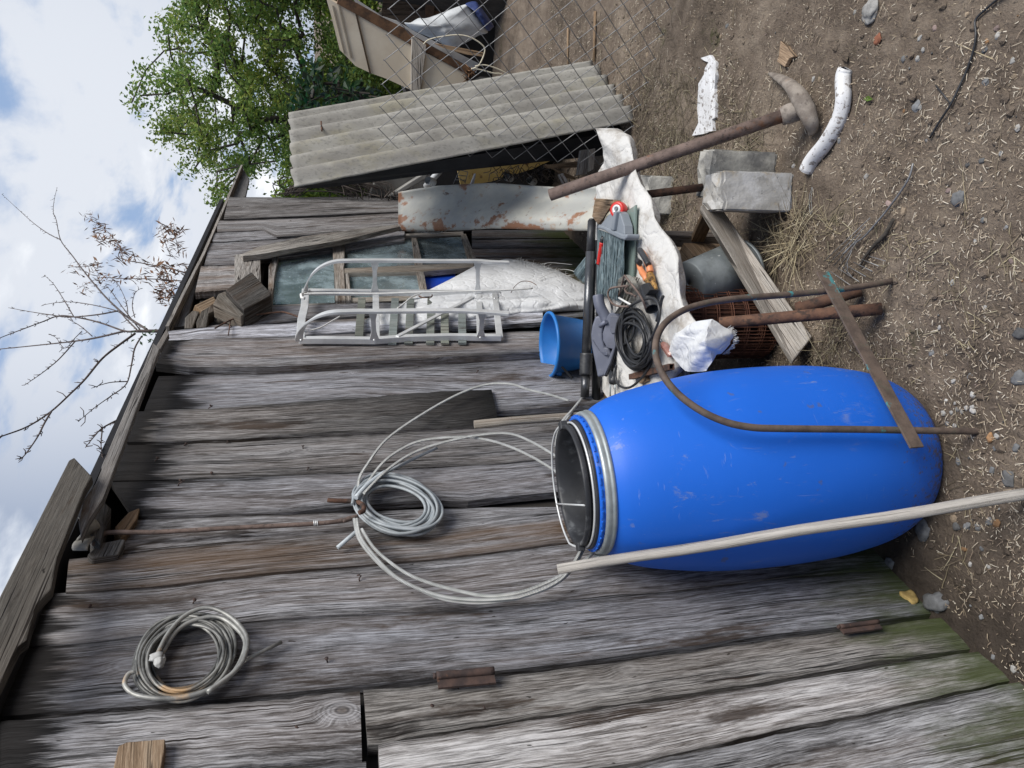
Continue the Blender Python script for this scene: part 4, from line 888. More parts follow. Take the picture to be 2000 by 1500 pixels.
# sack: from the back of the heap over the front edge
fe = [(1209, 251), (1236, 270), (1246, 318), (1258, 352), (1286, 410), (1303, 455), (1328, 505), (1337, 545), (1340, 580), (1362, 622), (1372, 655), (1350, 705), (1290, 770)]
bk = [(1196, 256), (1180, 320), (1170, 362), (1163, 392), (1158, 440), (1155, 500), (1152, 560), (1150, 620), (1152, 680), (1160, 720), (1176, 752), (1200, 790), (1240, 815)]
def pl_at(pl, t):
    s = t * (len(pl) - 1); i = min(int(s), len(pl) - 2); f = s - i
    return (pl[i][0] + (pl[i + 1][0] - pl[i][0]) * f, pl[i][1] + (pl[i + 1][1] - pl[i][1]) * f)
FE = [(p.x, p.y) for p in catmull([V((x, y, 0)) for x, y in fe], 6)]; BK = [(p.x, p.y) for p in catmull([V((x, y, 0)) for x, y in bk], 6)]
def sackt(u, v):
    e, k = pl_at(FE, u), pl_at(BK, u)
    E_, K_ = G(e[0], e[1], ZB - .045), G(k[0], k[1], ZB)
    sk = max(0, (v - .80) / .20)
    h = ZB - .045 * sk ** 1.6
    p = K_.lerp(G(e[0] - 6 * (1 - sk), e[1], ZB - .02), min(v / .92, 1)) if v < .92 else G(e[0] - 6 * (1 - (v - .92) / .08), e[1], ZB - .02).lerp(E_, (v - .92) / .08)
    ca, sa = p.x * .85 + p.y * -.5, p.x * .5 + p.y * .85
    p.z = h + .008 * fbm((ca * 5, sa * 14, 2), 1, 4) - .010 * abs(nz((ca * 6, sa * 17, 12))) - .005 * abs(nz((p.x * 22, p.y * 22, 3))) + .007 + .006 * math.sin(p.x * 40 + p.y * 22 + 3 * nz((p.x * 6, p.y * 6, 1))) * (.35 + .65 * sk) + .010 * max(0, nz((p.x * 5, p.y * 5, 7)))
    if u < .16: p.z += .05 * (1 - u / .16) * math.sin(PI * min(1, v * 1.1))
    return p
q = MB(); q.grid(sackt, 130, 46, size=(1.2, .5)); st_ = q.build('sack_cover', M['sack']); tag(st_, 'dirty white woven sack spread over the bench under the tools', 'sack')
cf = [(1310, 655), (1330, 648), (1362, 628), (1398, 624), (1412, 640), (1434, 648), (1430, 668), (1412, 690), (1392, 694), (1380, 722), (1340, 724), (1315, 700)]
cc_ = V((sum(a for a, _ in cf) / len(cf), sum(c for _, c in cf) / len(cf), 0)); CF = [(p.x, p.y) for p in catmull([V((x, y, 0)) for x, y in cf], 6, True)]
def crn(u, v):
    n_ = len(CF); s = u * n_; i = int(s) % n_; x, y = CF[i]; x, y = cc_.x + (x - cc_.x) * v, cc_.y + (y - cc_.y) * v
    h = ZB + .03 - max(0, (x - 1385) / 50) * .07 - (v ** 2) * .018
    p = G(x, y, h); p.z += .012 * math.sin((x * .9 + y * .55) * .13 + 2 * nz((x * .02, y * .02, 1))) * (1 - v * .4) + .006 * fbm((x * .05, y * .05, 3), 1, 3); return p
q = MB(); q.grid(crn, 72, 18, size=(.6, .25)); cs = q.build('sack_corner', M['sack2']); tag(cs, 'clean white sack corner with frayed hem hanging over the bench edge by the barrel', 'sack')
q = MB()
for i in range(60):
    t = R.random(); x = 1412 + 22 * math.sin(PI * t * .9 + .3); y = 642 + 50 * t; p = crn(0, 0); p = G(x - 2, y, ZB - .05); d = V((-.4 + R.uniform(-.4, .4), -.5 + R.uniform(-.3, .3), -.6)).normalized() * R.uniform(.008, .018); q.tube([p, p + d], .0006, 3)
tag(q.build('frayed_threads', M['twine'], cs), kind='stuff')
# ---- things lying on the bench
def on(px, py, h=0.0): return G(px, py, ZB + h)
def flat(name, label, cat, px, h, t, mat, col=(1, .3, .4, 0), bevel=.001, group=None):
    q = MB(); q.prism([on(x, y, h) for x, y in px], (0, 0, -t), None, col); return tag(q.build(name, M[mat], bevel=bevel), label, cat, group)
# telescopic tube, upper one
tt = thing('vacuum_tube', 'worn grey telescopic vacuum tube with a ribbed black collar', 'vacuum tube', on(1150, 600, .03))
a, c = on(1156, 432, .035), on(1142, 775, .075)
j1, k0, k1 = a.lerp(c, .17), a.lerp(c, .735), a.lerp(c, .86)
a, j1, k0, k1, c = [near_line(x, y, a, c) for x, y in ((1156, 432), (1153, 492), (1145, 690), (1143, 732), (1143, 776))]
q = MB(); q.tube([a, j1], .0148, 14); q.tube([a, a + (a - j1).normalized() * .008], [.0148, .010], 14); q.build('end_grip', M['black'], tt)
q = MB(); q.tube([j1, k0], .0172, 16, col=(1.25, 0, 0, 0)); q.build('outer_tube', M['tube_dark'], tt)
q = MB(); pr = []; L_ = (k1 - k0).length
for i in range(13): pr += [(.0215 if i % 2 else .0235, L_ * i / 12)]
q.lathe([(.015, 0)] + pr + [(.015, L_)], k0, k1 - k0, 18); q.build('collar', M['black'], tt)
q = MB(); q.pipe([k1, c], .0152, .0132, 16, (1.1, 0, 0, 0)); q.build('inner_tube', M['tube_dark'], tt)
q = MB(); q.tube([k1, c - (c - k1) * .06], .013, 14); q.build('rusty_bore', M['rust'], tt)
t2 = MB(); a, c = on(1166, 470, .018), on(1164, 812, .03); t2.tube([a, c], .0155, 14, col=(.45, 0, 0, 0)); tag(t2.build('vacuum_tube', M['tube_dark']), 'darker straight tube lying just below the worn telescopic tube', 'vacuum tube')
# floor nozzle
z6 = lambda *p: [(1100 + x / 6.25, 560 + y / 6.25) for x, y in p]
def tilted(px, p0, n, off): return [PP(x, y, p0 + n * off, n) for x, y in px]
nz_ = thing('vacuum_nozzle', 'slate grey vacuum floor nozzle with ribbed shell lying on the bench', 'vacuum nozzle', on(1190, 680))
nn = (V((-.75, -.35, .55))).normalized(); p0 = on(1190, 690, .03)
q = MB(); q.prism(tilted(z6((335, 590), (350, 480), (390, 360), (450, 352), (535, 352), (520, 430), (480, 560), (485, 650), (510, 735), (560, 740), (610, 850), (500, 1090), (420, 1108), (392, 960), (345, 720)), p0, nn, .0), -nn * .045, None); q.build('body', M['nozzle'], nz_, bevel=.010, seg=4)
q = MB(); q.prism(tilted(z6((540, 360), (570, 318), (640, 314), (697, 322), (700, 430), (690, 560), (640, 720), (575, 930), (505, 1085), (490, 1080), (560, 860), (600, 760), (530, 742), (488, 660), (482, 570), (515, 460)), p0, nn, .022), -nn * .06, None); q.build('shell', M['nozzle'], nz_, bevel=.009, seg=4)
q = MB(); q.prism(tilted(z6((570, 345), (688, 350), (690, 560), (590, 580), (565, 520)), p0, nn, .026), -nn * .02, None, (.8, 0, 0, 0)); q.build('end_panel', M['nozzle'], nz_, bevel=.004, seg=3)
q = MB()
for i in range(10):
    t = i / 9; P = tilted(z6((350 + 26 * t, 640 + 40 * t), (400 + 22 * t, 720 + 36 * t), (470 + 20 * t, 790 + 34 * t), (560 - 4 * t, 800 + 30 * t)), p0, nn, .003); P[-1] = P[-1] + nn * .022; q.tube(catmull(P, 4), .0011, 5)
q.build('ribs', M['nozzle'], nz_)
q = MB(); a, c = PP(1168, 577, p0 + nn * .0, nn), PP(1182, 618, p0, nn); q.tube(catmull([a, a.lerp(c, .5) + V((0, 0, .006)), c, c + (c - a) * .35], 4), .0185, 18); q.build('neck', M['nozzle'], nz_, bevel=.001)
q = MB(); q.tube([PP(1172, 637, p0 + nn * .012, nn), PP(1184, 628, p0 + nn * .03, nn)], .0075, 10, col=(1.3, 0, 0, 0)); q.build('pedal', M['nozzle'], nz_)
q = MB()
for i in range(9): p = PP(1191 + i * .6, 590 + i * 2, p0, nn); q.tube([p, p + V((.004, -.02, .0))], .0016, 5)
q.build('brush', M['black'], nz_)
q = MB(); q.tube([PP(1211, 645, p0 + nn * .01, nn), PP(1202, 690, p0, nn), PP(1190, 720, p0 - nn * .01, nn), PP(1183, 734, p0 - nn * .02, nn)], .006, 6); q.build('brush_strip', M['black'], nz_)
# black cable hank with plug
cb = thing('cable_hank', 'thick hank of black cable with a two pin plug on the bench', 'cable', on(1240, 662))
q = MB()
for i in range(30):
    k = 1 - .42 * R.random(); dx, dy = R.uniform(-5, 5), R.uniform(-5, 5); rot = -.15 + R.uniform(-.12, .12); h = .012 + .045 * R.random(); ph = R.uniform(0, 6)
    P = []
    for s_ in range(36):
        t = 2 * PI * s_ / 36; x = 32 * k * math.cos(t) * (1 + .12 * math.sin(2 * t + ph)); y = 58 * k * math.sin(t) * (1 + .05 * math.sin(3 * t + ph))
        P.append(on(1239 + dx + x * math.cos(rot) - y * math.sin(rot), 664 + dy + x * math.sin(rot) + y * math.cos(rot), h + .008 * math.sin(t + ph)))
    q.tube(P, .0039, 7, closed=True)
q.tube(catmull([on(x, y, .065) for x, y in z6((705, 560), (720, 420), (760, 280), (900, 190), (1030, 145), (1110, 150), (1165, 230), (1175, 380), (1110, 560), (1020, 720))], 5), .0039, 7)
q.tube(catmull([on(x, y, .05) for x, y in z6((700, 660), (705, 480), (740, 330), (800, 250), (850, 290), (870, 480), (830, 640), (700, 730))], 5), .0039, 7)
q.tube(catmull([on(x, y, .03) for x, y in z6((1090, 860), (1050, 980), (960, 1110), (850, 1210), (760, 1235), (680, 1200), (645, 1130), (640, 1030), (650, 960))], 5), .0039, 7)
q.tube(catmull([on(x, y, .05) for x, y in z6((1140, 420), (1180, 280), (1200, 170), (1222, 115))], 5), .0045, 7); q.build('cord', M['cable'], cb)
q = MB(); a, c = [on(x, y, .028) for x, y in z6((632, 990), (605, 1180))]; q.tube([a, a.lerp(c, .45), a.lerp(c, .62), a.lerp(c, .66), c], [.004, .0055, .007, .013, .0125], 12); pg = q.build('plug', M['black'], cb)
for dx in (-1, 1):
    q = MB(); s_ = on(605 / 6.25 + 1100 + dx * 4.6, 560 + 1195 / 6.25, .028); e = on(604 / 6.25 + 1100 + dx * 4.8, 560 + 1335 / 6.25, .022); q.tube([s_, e], .0024, 8); q.build('pin', M['ring'], pg)
# short black nozzle tube
q = MB(); a, c = on(1262, 562, .025), on(1273, 600, .03); q.pipe([a, c + (c - a) * .1], .021, .018, 18); q.tube([a, a + (c - a) * .7], .0178, 12, col=(.4, 0, 0, 0)); q.prism([on(x, y, .045) for x, y in ((1252, 556), (1264, 552), (1270, 566), (1258, 580))], (0, 0, -.03)); tag(q.build('nozzle_tube', M['black'], bevel=.001), 'short black plastic nozzle tube with open mouth beside the cable hank', 'nozzle')
# hank of grey wire
hk = thing('wire_hank', 'hank of fine grey wire bound with white string among the tools', 'wire', on(1222, 575))
q = MB()
for i in range(60):
    w = R.uniform(-1, 1); z = R.uniform(0, .03); P = [on(1238 + 12 * w, 540 + 3 * abs(w), .01 + z), on(1230 + 9 * w, 562, .02 + z), on(1221 + 5 * w, 588, .02 + z * .8), on(1209 + 9 * w, 612, .01 + z)]
    q.tube(catmull(P, 4), .0011, 4, col=(R.uniform(.7, 1.2), 0, 0, 0))
for i in range(9):
    r = 5 + i * 1.5; q.tube(catmull([on(1222 - r * .6, 556 + r, .045), on(1223 - r, 550, .05), on(1225, 549 - r * .7, .05), on(1226 + r, 552, .05), on(1228 + r * .6, 562 + r, .045)], 4), .0012, 4)
q.build('strands', M['hank'], hk)
q = MB(); q.tube([on(1209, 582, .058), on(1221, 589, .06), on(1234, 596, .056)], .0035, 6); q.build('string', M['twine'], hk)
z5 = lambda *p: [(1100 + x / 6, 380 + y / 6) for x, y in p]
q = MB(); q.tube(catmull([on(x, y, .07) for x, y in z5((850, 1195), (800, 1165), (745, 1150), (725, 1110), (755, 1070), (690, 1078), (590, 1090), (545, 1110), (525, 1160), (540, 1225), (590, 1285), (660, 1310), (760, 1312))], 5), .0034, 7)
q.tube(catmull([on(x, y, h) for (x, y), h in zip(z5((655, 1185), (690, 1050), (716, 955), (735, 970), (800, 1050), (870, 1140), (930, 1235), (965, 1330)), (.05, .07, .085, .085, .08, .08, .075, .06))], 4), .0032, 7)
tag(q.build('bent_rod', M['rust_grey']), 'thin rusty rod bent into hooks on top of the grey wire hank', 'rod')
# broom
br = thing('broom_head', 'grey plastic broom head with blue grey bristles lying on the bench', 'broom', on(1195, 480))
bz = .055
q = MB(); q.prism([on(x, y, bz) for x, y in z5((575, 188), (640, 200), (668, 225), (712, 365), (716, 468), (560, 425), (440, 375), (438, 352), (520, 245))], (0, 0, -.03), None); q.build('socket', M['broomhead'], br, bevel=.006, seg=3)
q = MB(); q.prism([on(x, y, bz + .012) for x, y in z5((590, 195), (618, 200), (585, 425), (545, 410))], (0, 0, -.02), None); q.build('socket_rib', M['broomhead'], br, bevel=.004)
q = MB(); q.prism([on(x, y, bz + .008) for x, y in z5((408, 352), (440, 360), (560, 408), (690, 465), (742, 462), (738, 510), (715, 534), (660, 520), (540, 462), (470, 415), (394, 398))], (0, 0, -.045), None); q.build('bristle_bar', M['broomhead'], br, bevel=.005, seg=3)
q = MB()
for i in range(620):
    t = R.random(); a0, a1 = z5((405, 405), (720, 525)); s_ = (a0[0] + (a1[0] - a0[0]) * t, a0[1] + (a1[1] - a0[1]) * t)
    e0, e1 = z5((395, 1150), (655, 1235)); tt_ = min(1, max(0, t + R.gauss(0, .06))); e = (e0[0] + (e1[0] - e0[0]) * tt_, e0[1] + (e1[1] - e0[1]) * tt_ + R.uniform(-14, 4))
    h0, h1 = bz - .03 * R.random(), .045 - .035 * R.random(); m_ = ((s_[0] + e[0]) / 2 + R.gauss(1.5, 1.5), (s_[1] + e[1]) / 2)
    g = R.uniform(.6, 1.25); q.tube([on(*s_, h0), on(*m_, (h0 + h1) / 2 + .008), on(*e, h1)], .0011, 3, caps=False, col=(g, 0, 0, 0))
for i in range(160):
    t = R.random(); s_ = z5((330 + 60 * t, 640 + 150 * t))[0]; e = z5((130 + 120 * t + R.uniform(-15, 15), 930 + 110 * t + R.uniform(-30, 10)))[0]; q.tube([on(*s_, .03), on(*e, .008 + .03 * R.random())], .0011, 3, caps=False, col=(R.uniform(.6, 1.2), 0, 0, 0))
q.build('bristles', M['bristle'], br)
# red handled tool
rt = thing('red_handle_tool', 'tool with a ribbed red grip and black tip pushed into the broom bristles', 'hand tool', on(1172, 480))
a, c = on(1178, 462, .055), on(1170, 516, .05)
q = MB(); q.tube([a.lerp(c, t / 20) for t in range(4, 21)], [.0085 + .001 * (t % 2) for t in range(17)], 10); q.build('grip', M['red'], rt)
q = MB(); q.tube([a, a.lerp(c, .1), a.lerp(c, .28)], [.005, .0085, .0085], 10); q.build('tip', M['black'], rt)
# spool
q = MB(); q.lathe([(.012, 0), (.024, 0), (.026, .006), (.026, .022), (.024, .028), (.012, .028), (.012, 0)], on(1213, 411, .028), (-.55, -.25, .8), 28); spo = q.build('tape_spool', M['red']); tag(spo, 'small red spool at the far end of the broom head', 'spool')
q = MB(); q.lathe([(.007, -.001), (.015, -.001), (.015, .030), (.007, .030), (.007, -.001)], on(1213, 411, .028), (-.55, -.25, .8), 24); q.build('core', M['alu'], spo)
q = MB(); q.prism([on(x, y, .02) for x, y in z5((850, 122), (682, 235), (702, 540), (705, 930), (812, 1000), (838, 560))], (0, 0, -.005), None); tag(q.build('glass_sheet', M['sheetglass']), 'greenish triangular glass offcut lying between broom and sack', 'glass sheet')
flat('wood_offcut', 'brown square wood offcut at the far end of the bench', 'wood offcut', z5((370, 45), (580, 62), (585, 100), (520, 190), (460, 290), (405, 350), (335, 260)), .035, .03, 'tan_wood', (1, .4, .2, 0), .003)
flat('foam_piece', 'curved cream foam piece tucked behind the broom head', 'foam', z5((600, 112), (680, 128), (670, 190), (560, 185), (480, 300), (450, 290), (510, 190)), .03, .025, 'fillet', bevel=.006)
# pliers
pl = thing('pliers', 'pliers with orange and black grips and rusty jaws lying open on the sack', 'pliers', on(1260, 520))
q = MB(); q.tube(catmull([on(x, y, .025) for x, y in z5((905, 645), (950, 720), (985, 800), (1010, 850), (1020, 910))], 4), [.005, .0075, .009, .0095, .0095, .0095, .0095, .0095, .0095, .0095, .010, .010, .0105, .0105, .011, .011, .010], 10); q.build('grip', M['orange'], pl)
q = MB(); q.tube(catmull([on(x, y, .020) for x, y in z5((880, 775), (895, 840), (925, 910), (960, 960), (975, 1010))], 4), [.005, .007, .008, .008, .0085, .009, .009, .009, .010, .010, .010, .010, .010, .010, .010, .009, .008], 10); q.build('grip', M['orange'], pl)
for pts, h in ((((893, 640), (925, 690), (965, 755), (1000, 825)), .031), (((866, 770), (885, 790), (900, 800)), .026)):
    q = MB(); q.tube(catmull([on(x, y, h) for x, y in z5(*pts)], 4), [.006] + [.0088] * (len(pts) * 4 - 5) + [.0092, .0085], 10); q.build('grip_cover', M['black'], pl)
q = MB(); q.tube(catmull([on(x, y, .026) for x, y in z5((1012, 930), (1035, 985), (1062, 1050), (1092, 1108))], 4), [.011, .0115, .012, .012, .0115, .011, .010, .0095, .009, .008, .007, .006, .005], 8); q.tube(catmull([on(x, y, .022) for x, y in z5((985, 1000), (1020, 1040), (1050, 1090), (1078, 1118))], 4), [.009, .010, .010, .010, .0095, .009, .0085, .008, .0075, .007, .006, .005, .004], 8); q.tube([on(1270, 543, .014), on(1270, 543, .036)], .008, 12); q.build('jaws', M['jaw'], pl, bevel=.003)
# screwdriver with clear handle
sd = thing('screwdriver', 'screwdriver with a clear pinkish faceted handle lying on the sack', 'screwdriver', on(1302, 684))
a, c = on(1294, 670, .015), on(1312, 695, .013); d = (c - a).normalized()
q = MB(); q.lathe([(0, 0), (.006, 0), (.010, .006), (.0115, .012), (.0115, (c - a).length - .008), (.007, (c - a).length), (0, (c - a).length)], a, d, 6, smooth=False); q.build('handle', M['amber'], sd, bevel=.001)
q = MB(); q.tube([a - d * .05, a], .003, 8); q.build('shank', M['tube_dark'], sd)
# square tube
sq = MB(); a, c = on(1233, 736, .018), on(1312, 716, .022); d = (c - a).normalized(); up_ = V((0, 0, 1)); sid = d.cross(up_).normalized(); up_ = sid.cross(d); hw = .0085
for s1, ax1, ax2 in ((1, sid, up_), (-1, sid, up_), (1, up_, sid), (-1, up_, sid)):
    sq.box((a + c) / 2 + ax1 * s1 * hw * .87, (d, ax1, ax2), ((c - a).length, hw * .26, hw * (2.0 if ax1 is sid else 1.48)))
tag(sq.build('square_tube', M['rust']), 'short rusty square steel tube lying across the bench by the barrel', 'square tube')
flat('wood_offcut', 'rust brown wood scrap under the square tube beside the plug', 'wood offcut', z6((920, 1110), (1010, 1090), (1030, 1150), (960, 1190), (930, 1180)), .016, .02, 'tan_wood', (.9, .9, .2, 0))
flat('wood_offcut', 'grey board end under the black cable beside the plug', 'wood offcut', z6((560, 1000), (600, 940), (720, 1010), (780, 1120), (770, 1180), (640, 1170)), .004, .03, 'wood', (1.0, .1, .2, 0), .003)
flat('wood_offcut', 'brown rotten wood lump between plug and barrel', 'wood offcut', z6((480, 1330), (530, 1220), (700, 1200), (830, 1240), (720, 1330), (560, 1430)), .002, .06, 'tan_wood', (.55, .9, .7, 0), .006)
# blue pail against the boards
pb = on(1146, 672, .0); rp = ray(1070, 672); rimz = CAM_Z + rp.z * (math.hypot(pb.x, pb.y) / math.hypot(rp.x, rp.y)); Hh = rimz - pb.z
pail = thing('bucket', 'blue plastic bucket standing on the bench against the boards', 'bucket', pb)
r1 = .118; r0 = .088
q = MB(); q.lathe([(0, 0), (r0 - .004, 0), (r0, .004), (r1 - .006, Hh - .012), (r1, Hh - .012), (r1 + .004, Hh - .009), (r1 + .004, Hh - .002), (r1, Hh), (r1 - .005, Hh), (r1 - .008, Hh - .012), (r0 - .004, .008), (0, .008)], pb, n=72); q.build('shell', M['bluepail'], pail)
q = MB(); e = (V((1, 0, 0)) * _A.x + V((0, 0, 0))); fa = math.atan2(pb.y, pb.x) + math.radians(100); c = pb + V((math.cos(fa), math.sin(fa), 0)) * (r1 * .93) + V((0, 0, Hh - .035))
q.lathe([(0, .012), (.012, .010), (.014, 0)], c - V((math.cos(fa), math.sin(fa), 0)) * .004, (math.cos(fa), math.sin(fa), .2), 10); q.build('lug', M['bluepail'], pail)
hz_ = V((pb.x, pb.y, 0)).normalized(); hp0 = pb - hz_ * .07; q = MB(); q.tube(catmull([PP(x, y, hp0, hz_) for x, y in ((1089, 706), (1098, 717), (1108, 728), (1118, 739))], 4), .0045, 8); q.build('handle', M['black'], pail)
# ================================================================== under and in front of the bench
def gr(px, py, h=0.0):
    p = G(px, py, h)
    for _ in range(3): p = G(px, py, h + gh(p.x, p.y))
    return p
# upturned tilted zinc bucket
rc = gr(1446, 527, .075); bc = G(1343, 556, .30); ax = (bc - rc); Lb = min(ax.length, .23); ax.normalize()
zbk = thing('bucket', 'dull grey zinc bucket lying upside down under the bench', 'bucket', rc)
q = MB(); q.lathe([(.095, .006), (.100, .006), (.1025, .002), (.1025, -.003), (.099, -.005), (.095, -.002), (.095, .006)], rc, ax, 48, (.9, 0, 0, 0)); q.build('rim', M['zinc'], zbk)
q = MB(); q.lathe([(.096, .0), (.100, .004), (.074, Lb), (.070, Lb + .004), (0, Lb + .004), (0, Lb), (.068, Lb - .004), (.096, .0)], rc, ax, 48); q.build('shell', M['zinc'], zbk)
# roll of rusty mesh
mc = V((2.12, .90, 0)); mr = thing('mesh_roll', 'upright roll of dark rusty wire mesh under the bench by the barrel', 'mesh roll', mc)
q = MB(); rr0 = .128; turns = 3
for k in range(190):
    a = 2 * PI * k / 190 * turns; r = rr0 - .010 * a / (2 * PI) + R.uniform(-.002, .002); p = mc + V((r * math.cos(a), r * math.sin(a), .015)); q.tube([p, p + V((R.uniform(-.006, .006), R.uniform(-.006, .006), .43))], .0014, 4, caps=False, col=(R.uniform(.6, 1.3), 0, 0, 0))
for j in range(9):
    z = .02 + .052 * j; P = []
    for k in range(120):
        a = 2 * PI * k / 120 * turns; r = rr0 - .010 * a / (2 * PI); P.append(mc + V((r * math.cos(a), r * math.sin(a), z + .004 * math.sin(a * 1.3 + j))))
    q.tube(P, .0019, 4); q.tube([p + V((0, 0, .008)) for p in P], .0015, 4)
q.build('wires', M['mesh_rust'], mr)
q = MB(); q.lathe([(0, 0), (rr0 - .034, 0), (rr0 - .034, .42), (0, .42)], mc + V((0, 0, .01)), n=32, col=(.35, 0, 0, 0)); q.build('inner_turns', M['mesh_rust'], mr)
# rusty tubes by the roll
q = MB(); a, c = gr(1722, 603, .014), G(1405, 631, .36); q.tube([a.lerp(c, t / 8) for t in range(9)], .0165, 14); tag(q.build('pipe', M['rust']), 'rusty red pipe leaning from the dirt onto the bench edge by the barrel', 'pipe')
q = MB(); a, c = gr(1682, 566, .02), gr(1630, 582, .07); q.tube([a, c, c + (c - a) * 1.5], .017, 10, col=(.7, 0, 0, 0)); tag(q.build('pipe', M['rust']), 'stub of dark rusty pipe lying on the dirt beside the leaning red pipe', 'pipe')
q = MB(); q.stone(gr(1566, 601, .015), (.025, .018, .02), 4, .5, (.16, .07, .045, 0)); tag(q.build('brick_fragment', M['stone']), 'rusty red fragment on the near plank end', 'fragment')
q = MB(); a, c = G(1372, 366, .22), G(1262, 380, .40); q.tube([a, c], .013, 12, col=(.7, 0, 0, 0)); tag(q.build('pipe', M['rust']), 'thin brown pipe running from under the bench to the grey block', 'pipe')
# plank on edge along the ground
N0, N1 = gr(1587, 657, .0), gr(1549, 706, .0); T0, T1 = G(1392, 378, .20), G(1368, 402, .19)
n_low = gr(1587, 657, .004); ldir = None
a0, a1 = gr(1586, 657, .012), G(1391, 380, .15); wv_ = None
b0 = G(1549, 705, .085); b1 = G(1368, 402, .25)
q = MB(); nr = (a1 - a0).cross(b0 - a0).normalized(); nr = nr if nr.dot(a0 - CAMP) > 0 else -nr
cs_ = []
poly = [a0, a0.lerp(a1, .4), a0.lerp(a1, .75), a1, b1, b1.lerp(b0, .5), b0]
q.prism(poly, nr * .030, a1 - a0, (1.15, .3, .4, 0)); tag(q.build('plank', M['plank'], bevel=.004), 'weathered pale plank propped low in front of the bench', 'plank')
q = MB(); a, c = G(1353, 488, .10), G(1384, 418, .14); q.box((a + c) / 2, ((c - a).normalized(), V((0, 0, 1)), (c - a).normalized().cross(V((0, 0, 1)))), ((c - a).length, .05, .018), (.9, .6, .2, 0)); tag(q.build('lath', M['tan_wood'], bevel=.002), 'brown lath end between grey bucket and pale plank', 'lath')
q = MB(); q.prism([G(x, y, .17) for x, y in ((1322, 500), (1334, 474), (1356, 500), (1340, 516), (1324, 512))], (0.0, 0, -.15), None, (1, .5, .8, 0)); tag(q.build('wood_offcut', M['tan_wood'], bevel=.003), 'ochre wood offcut standing beside the upturned zinc bucket', 'wood offcut')
# blocks
def block(name, label, base_l, base_r, H_, dep, mat, seed, lean=(0, 0)):
    e = (base_r - base_l); e.z = 0; w = e.length; e.normalize(); n = V((e.y, -e.x, 0)); n = n if n.dot(base_l - CAMP) > 0 else -n
    upv = (V((0, 0, 1)) + n * lean[0] + e * lean[1]).normalized()
    bm = bmesh.new(); bmesh.ops.create_cube(bm, size=1); bmesh.ops.bevel(bm, geom=bm.edges[:], offset=.035, segments=2, affect='EDGES'); bmesh.ops.subdivide_edges(bm, edges=bm.edges[:], cuts=4, use_grid_fill=True); bm.verts.ensure_lookup_table()
    org = base_l.copy(); vs = []
    for v in bm.verts:
        p = v.co; k = 1 + .020 * nz((p.x * 4 + seed, p.y * 4, p.z * 5)) + .014 * nz((p.x * 9 + seed, p.y * 9, p.z * 13)) + .010 * nz((p.x * 22 + seed, p.y * 22, p.z * 30))
        rough = .022 * nz((p.x * 9, p.y * 9, seed)) if p.z > .44 else 0
        vs.append(org + e * (p.x * k + .5) * w + n * (p.y * k + .5) * dep + upv * ((p.z * k + .5) * H_ + rough))
    fs = [tuple(v.index for v in f.verts) for f in bm.faces]; bm.free(); q = MB(); q.add(vs, fs, None, (1, 0, 0, 0), False); return tag(q.build(name, M[mat]), label, 'block')
block('concrete_block', 'pale grey concrete block standing on end with a broken top', gr(1546, 414), gr(1553, 338), .235, .125, 'concrete', 1, (.10, 0))
block('concrete_block', 'darker grey concrete block standing behind the pale block', gr(1508, 392), gr(1520, 298), .225, .09, 'concrete_dark', 5, (.06, 0))
block('concrete_block', 'mossy grey block half hidden behind the bench corner', gr(1312, 420), gr(1316, 345), .10, .25, 'concrete_dark', 9, (.3, 0))
# pickaxe leaning on the bench corner
pk = thing('pickaxe', 'old pickaxe with a rusty pipe handle propped on the bench corner', 'pickaxe', gr(1562, 216))
A1 = gr(1556, 217, .055); r2 = ray(1074, 381); best = None
for d in [2.6 + i * .02 for i in range(60)]:
    E1 = CAMP + r2.normalized() * d; m_ = near_line(1213, 337, A1, E1)
    if best is None or abs(m_.z - (ZB + .055)) < best[0]: best = (abs(m_.z - (ZB + .055)), E1)
E1 = best[1]
q = MB(); q.pipe([A1, E1], .0195, .016, 18); q.tube([A1, A1.lerp(E1, .985)], .0158, 12, col=(.3, 0, 0, 0)); q.build('handle', M['rust_grey'], pk)
hp = [(1503, 143), (1522, 152), (1545, 168), (1562, 190), (1574, 213), (1584, 238), (1588, 254), (1584, 264)]; hh = [.012, .03, .05, .058, .055, .04, .022, .008]; hw = [.006, .016, .021, .027, .028, .022, .016, .008]; ht = [.004, .010, .016, .022, .020, .013, .008, .003]
P = [gr(x, y, h) for (x, y), h in zip(hp, hh)]; hd_ = (E1 - A1).normalized(); vs = []; fs = []
PP_ = catmull(P, 3); n_ = len(PP_)
def itp(l, t): s = t * (len(l) - 1); i = min(int(s), len(l) - 2); return l[i] + (l[i + 1] - l[i]) * (s - i)
for i, p in enumerate(PP_):
    t = (PP_[min(i + 1, n_ - 1)] - PP_[max(i - 1, 0)]).normalized(); u = (hd_ - t * hd_.dot(t)).normalized(); w = t.cross(u); a, c = itp(hw, i / (n_ - 1)), itp(ht, i / (n_ - 1))
    for k in range(10): g = 2 * PI * k / 10; vs.append(p + u * math.cos(g) * a + w * math.sin(g) * c)
for i in range(n_ - 1):
    for k in range(10): fs.append((i * 10 + k, i * 10 + (k + 1) % 10, i * 10 + 10 + (k + 1) % 10, i * 10 + 10 + k))
fs += [tuple(range(9, -1, -1)), tuple((n_ - 1) * 10 + k for k in range(10))]
q = MB(); q.add(vs, fs, None, (1, 0, 0, 0), True); q.lathe([(.020, -.012), (.029, -.012), (.030, .02), (.027, .045), (.020, .046)], A1, hd_, 16, (1.1, 0, 0, 0)); q.build('head', M['iron'], pk)
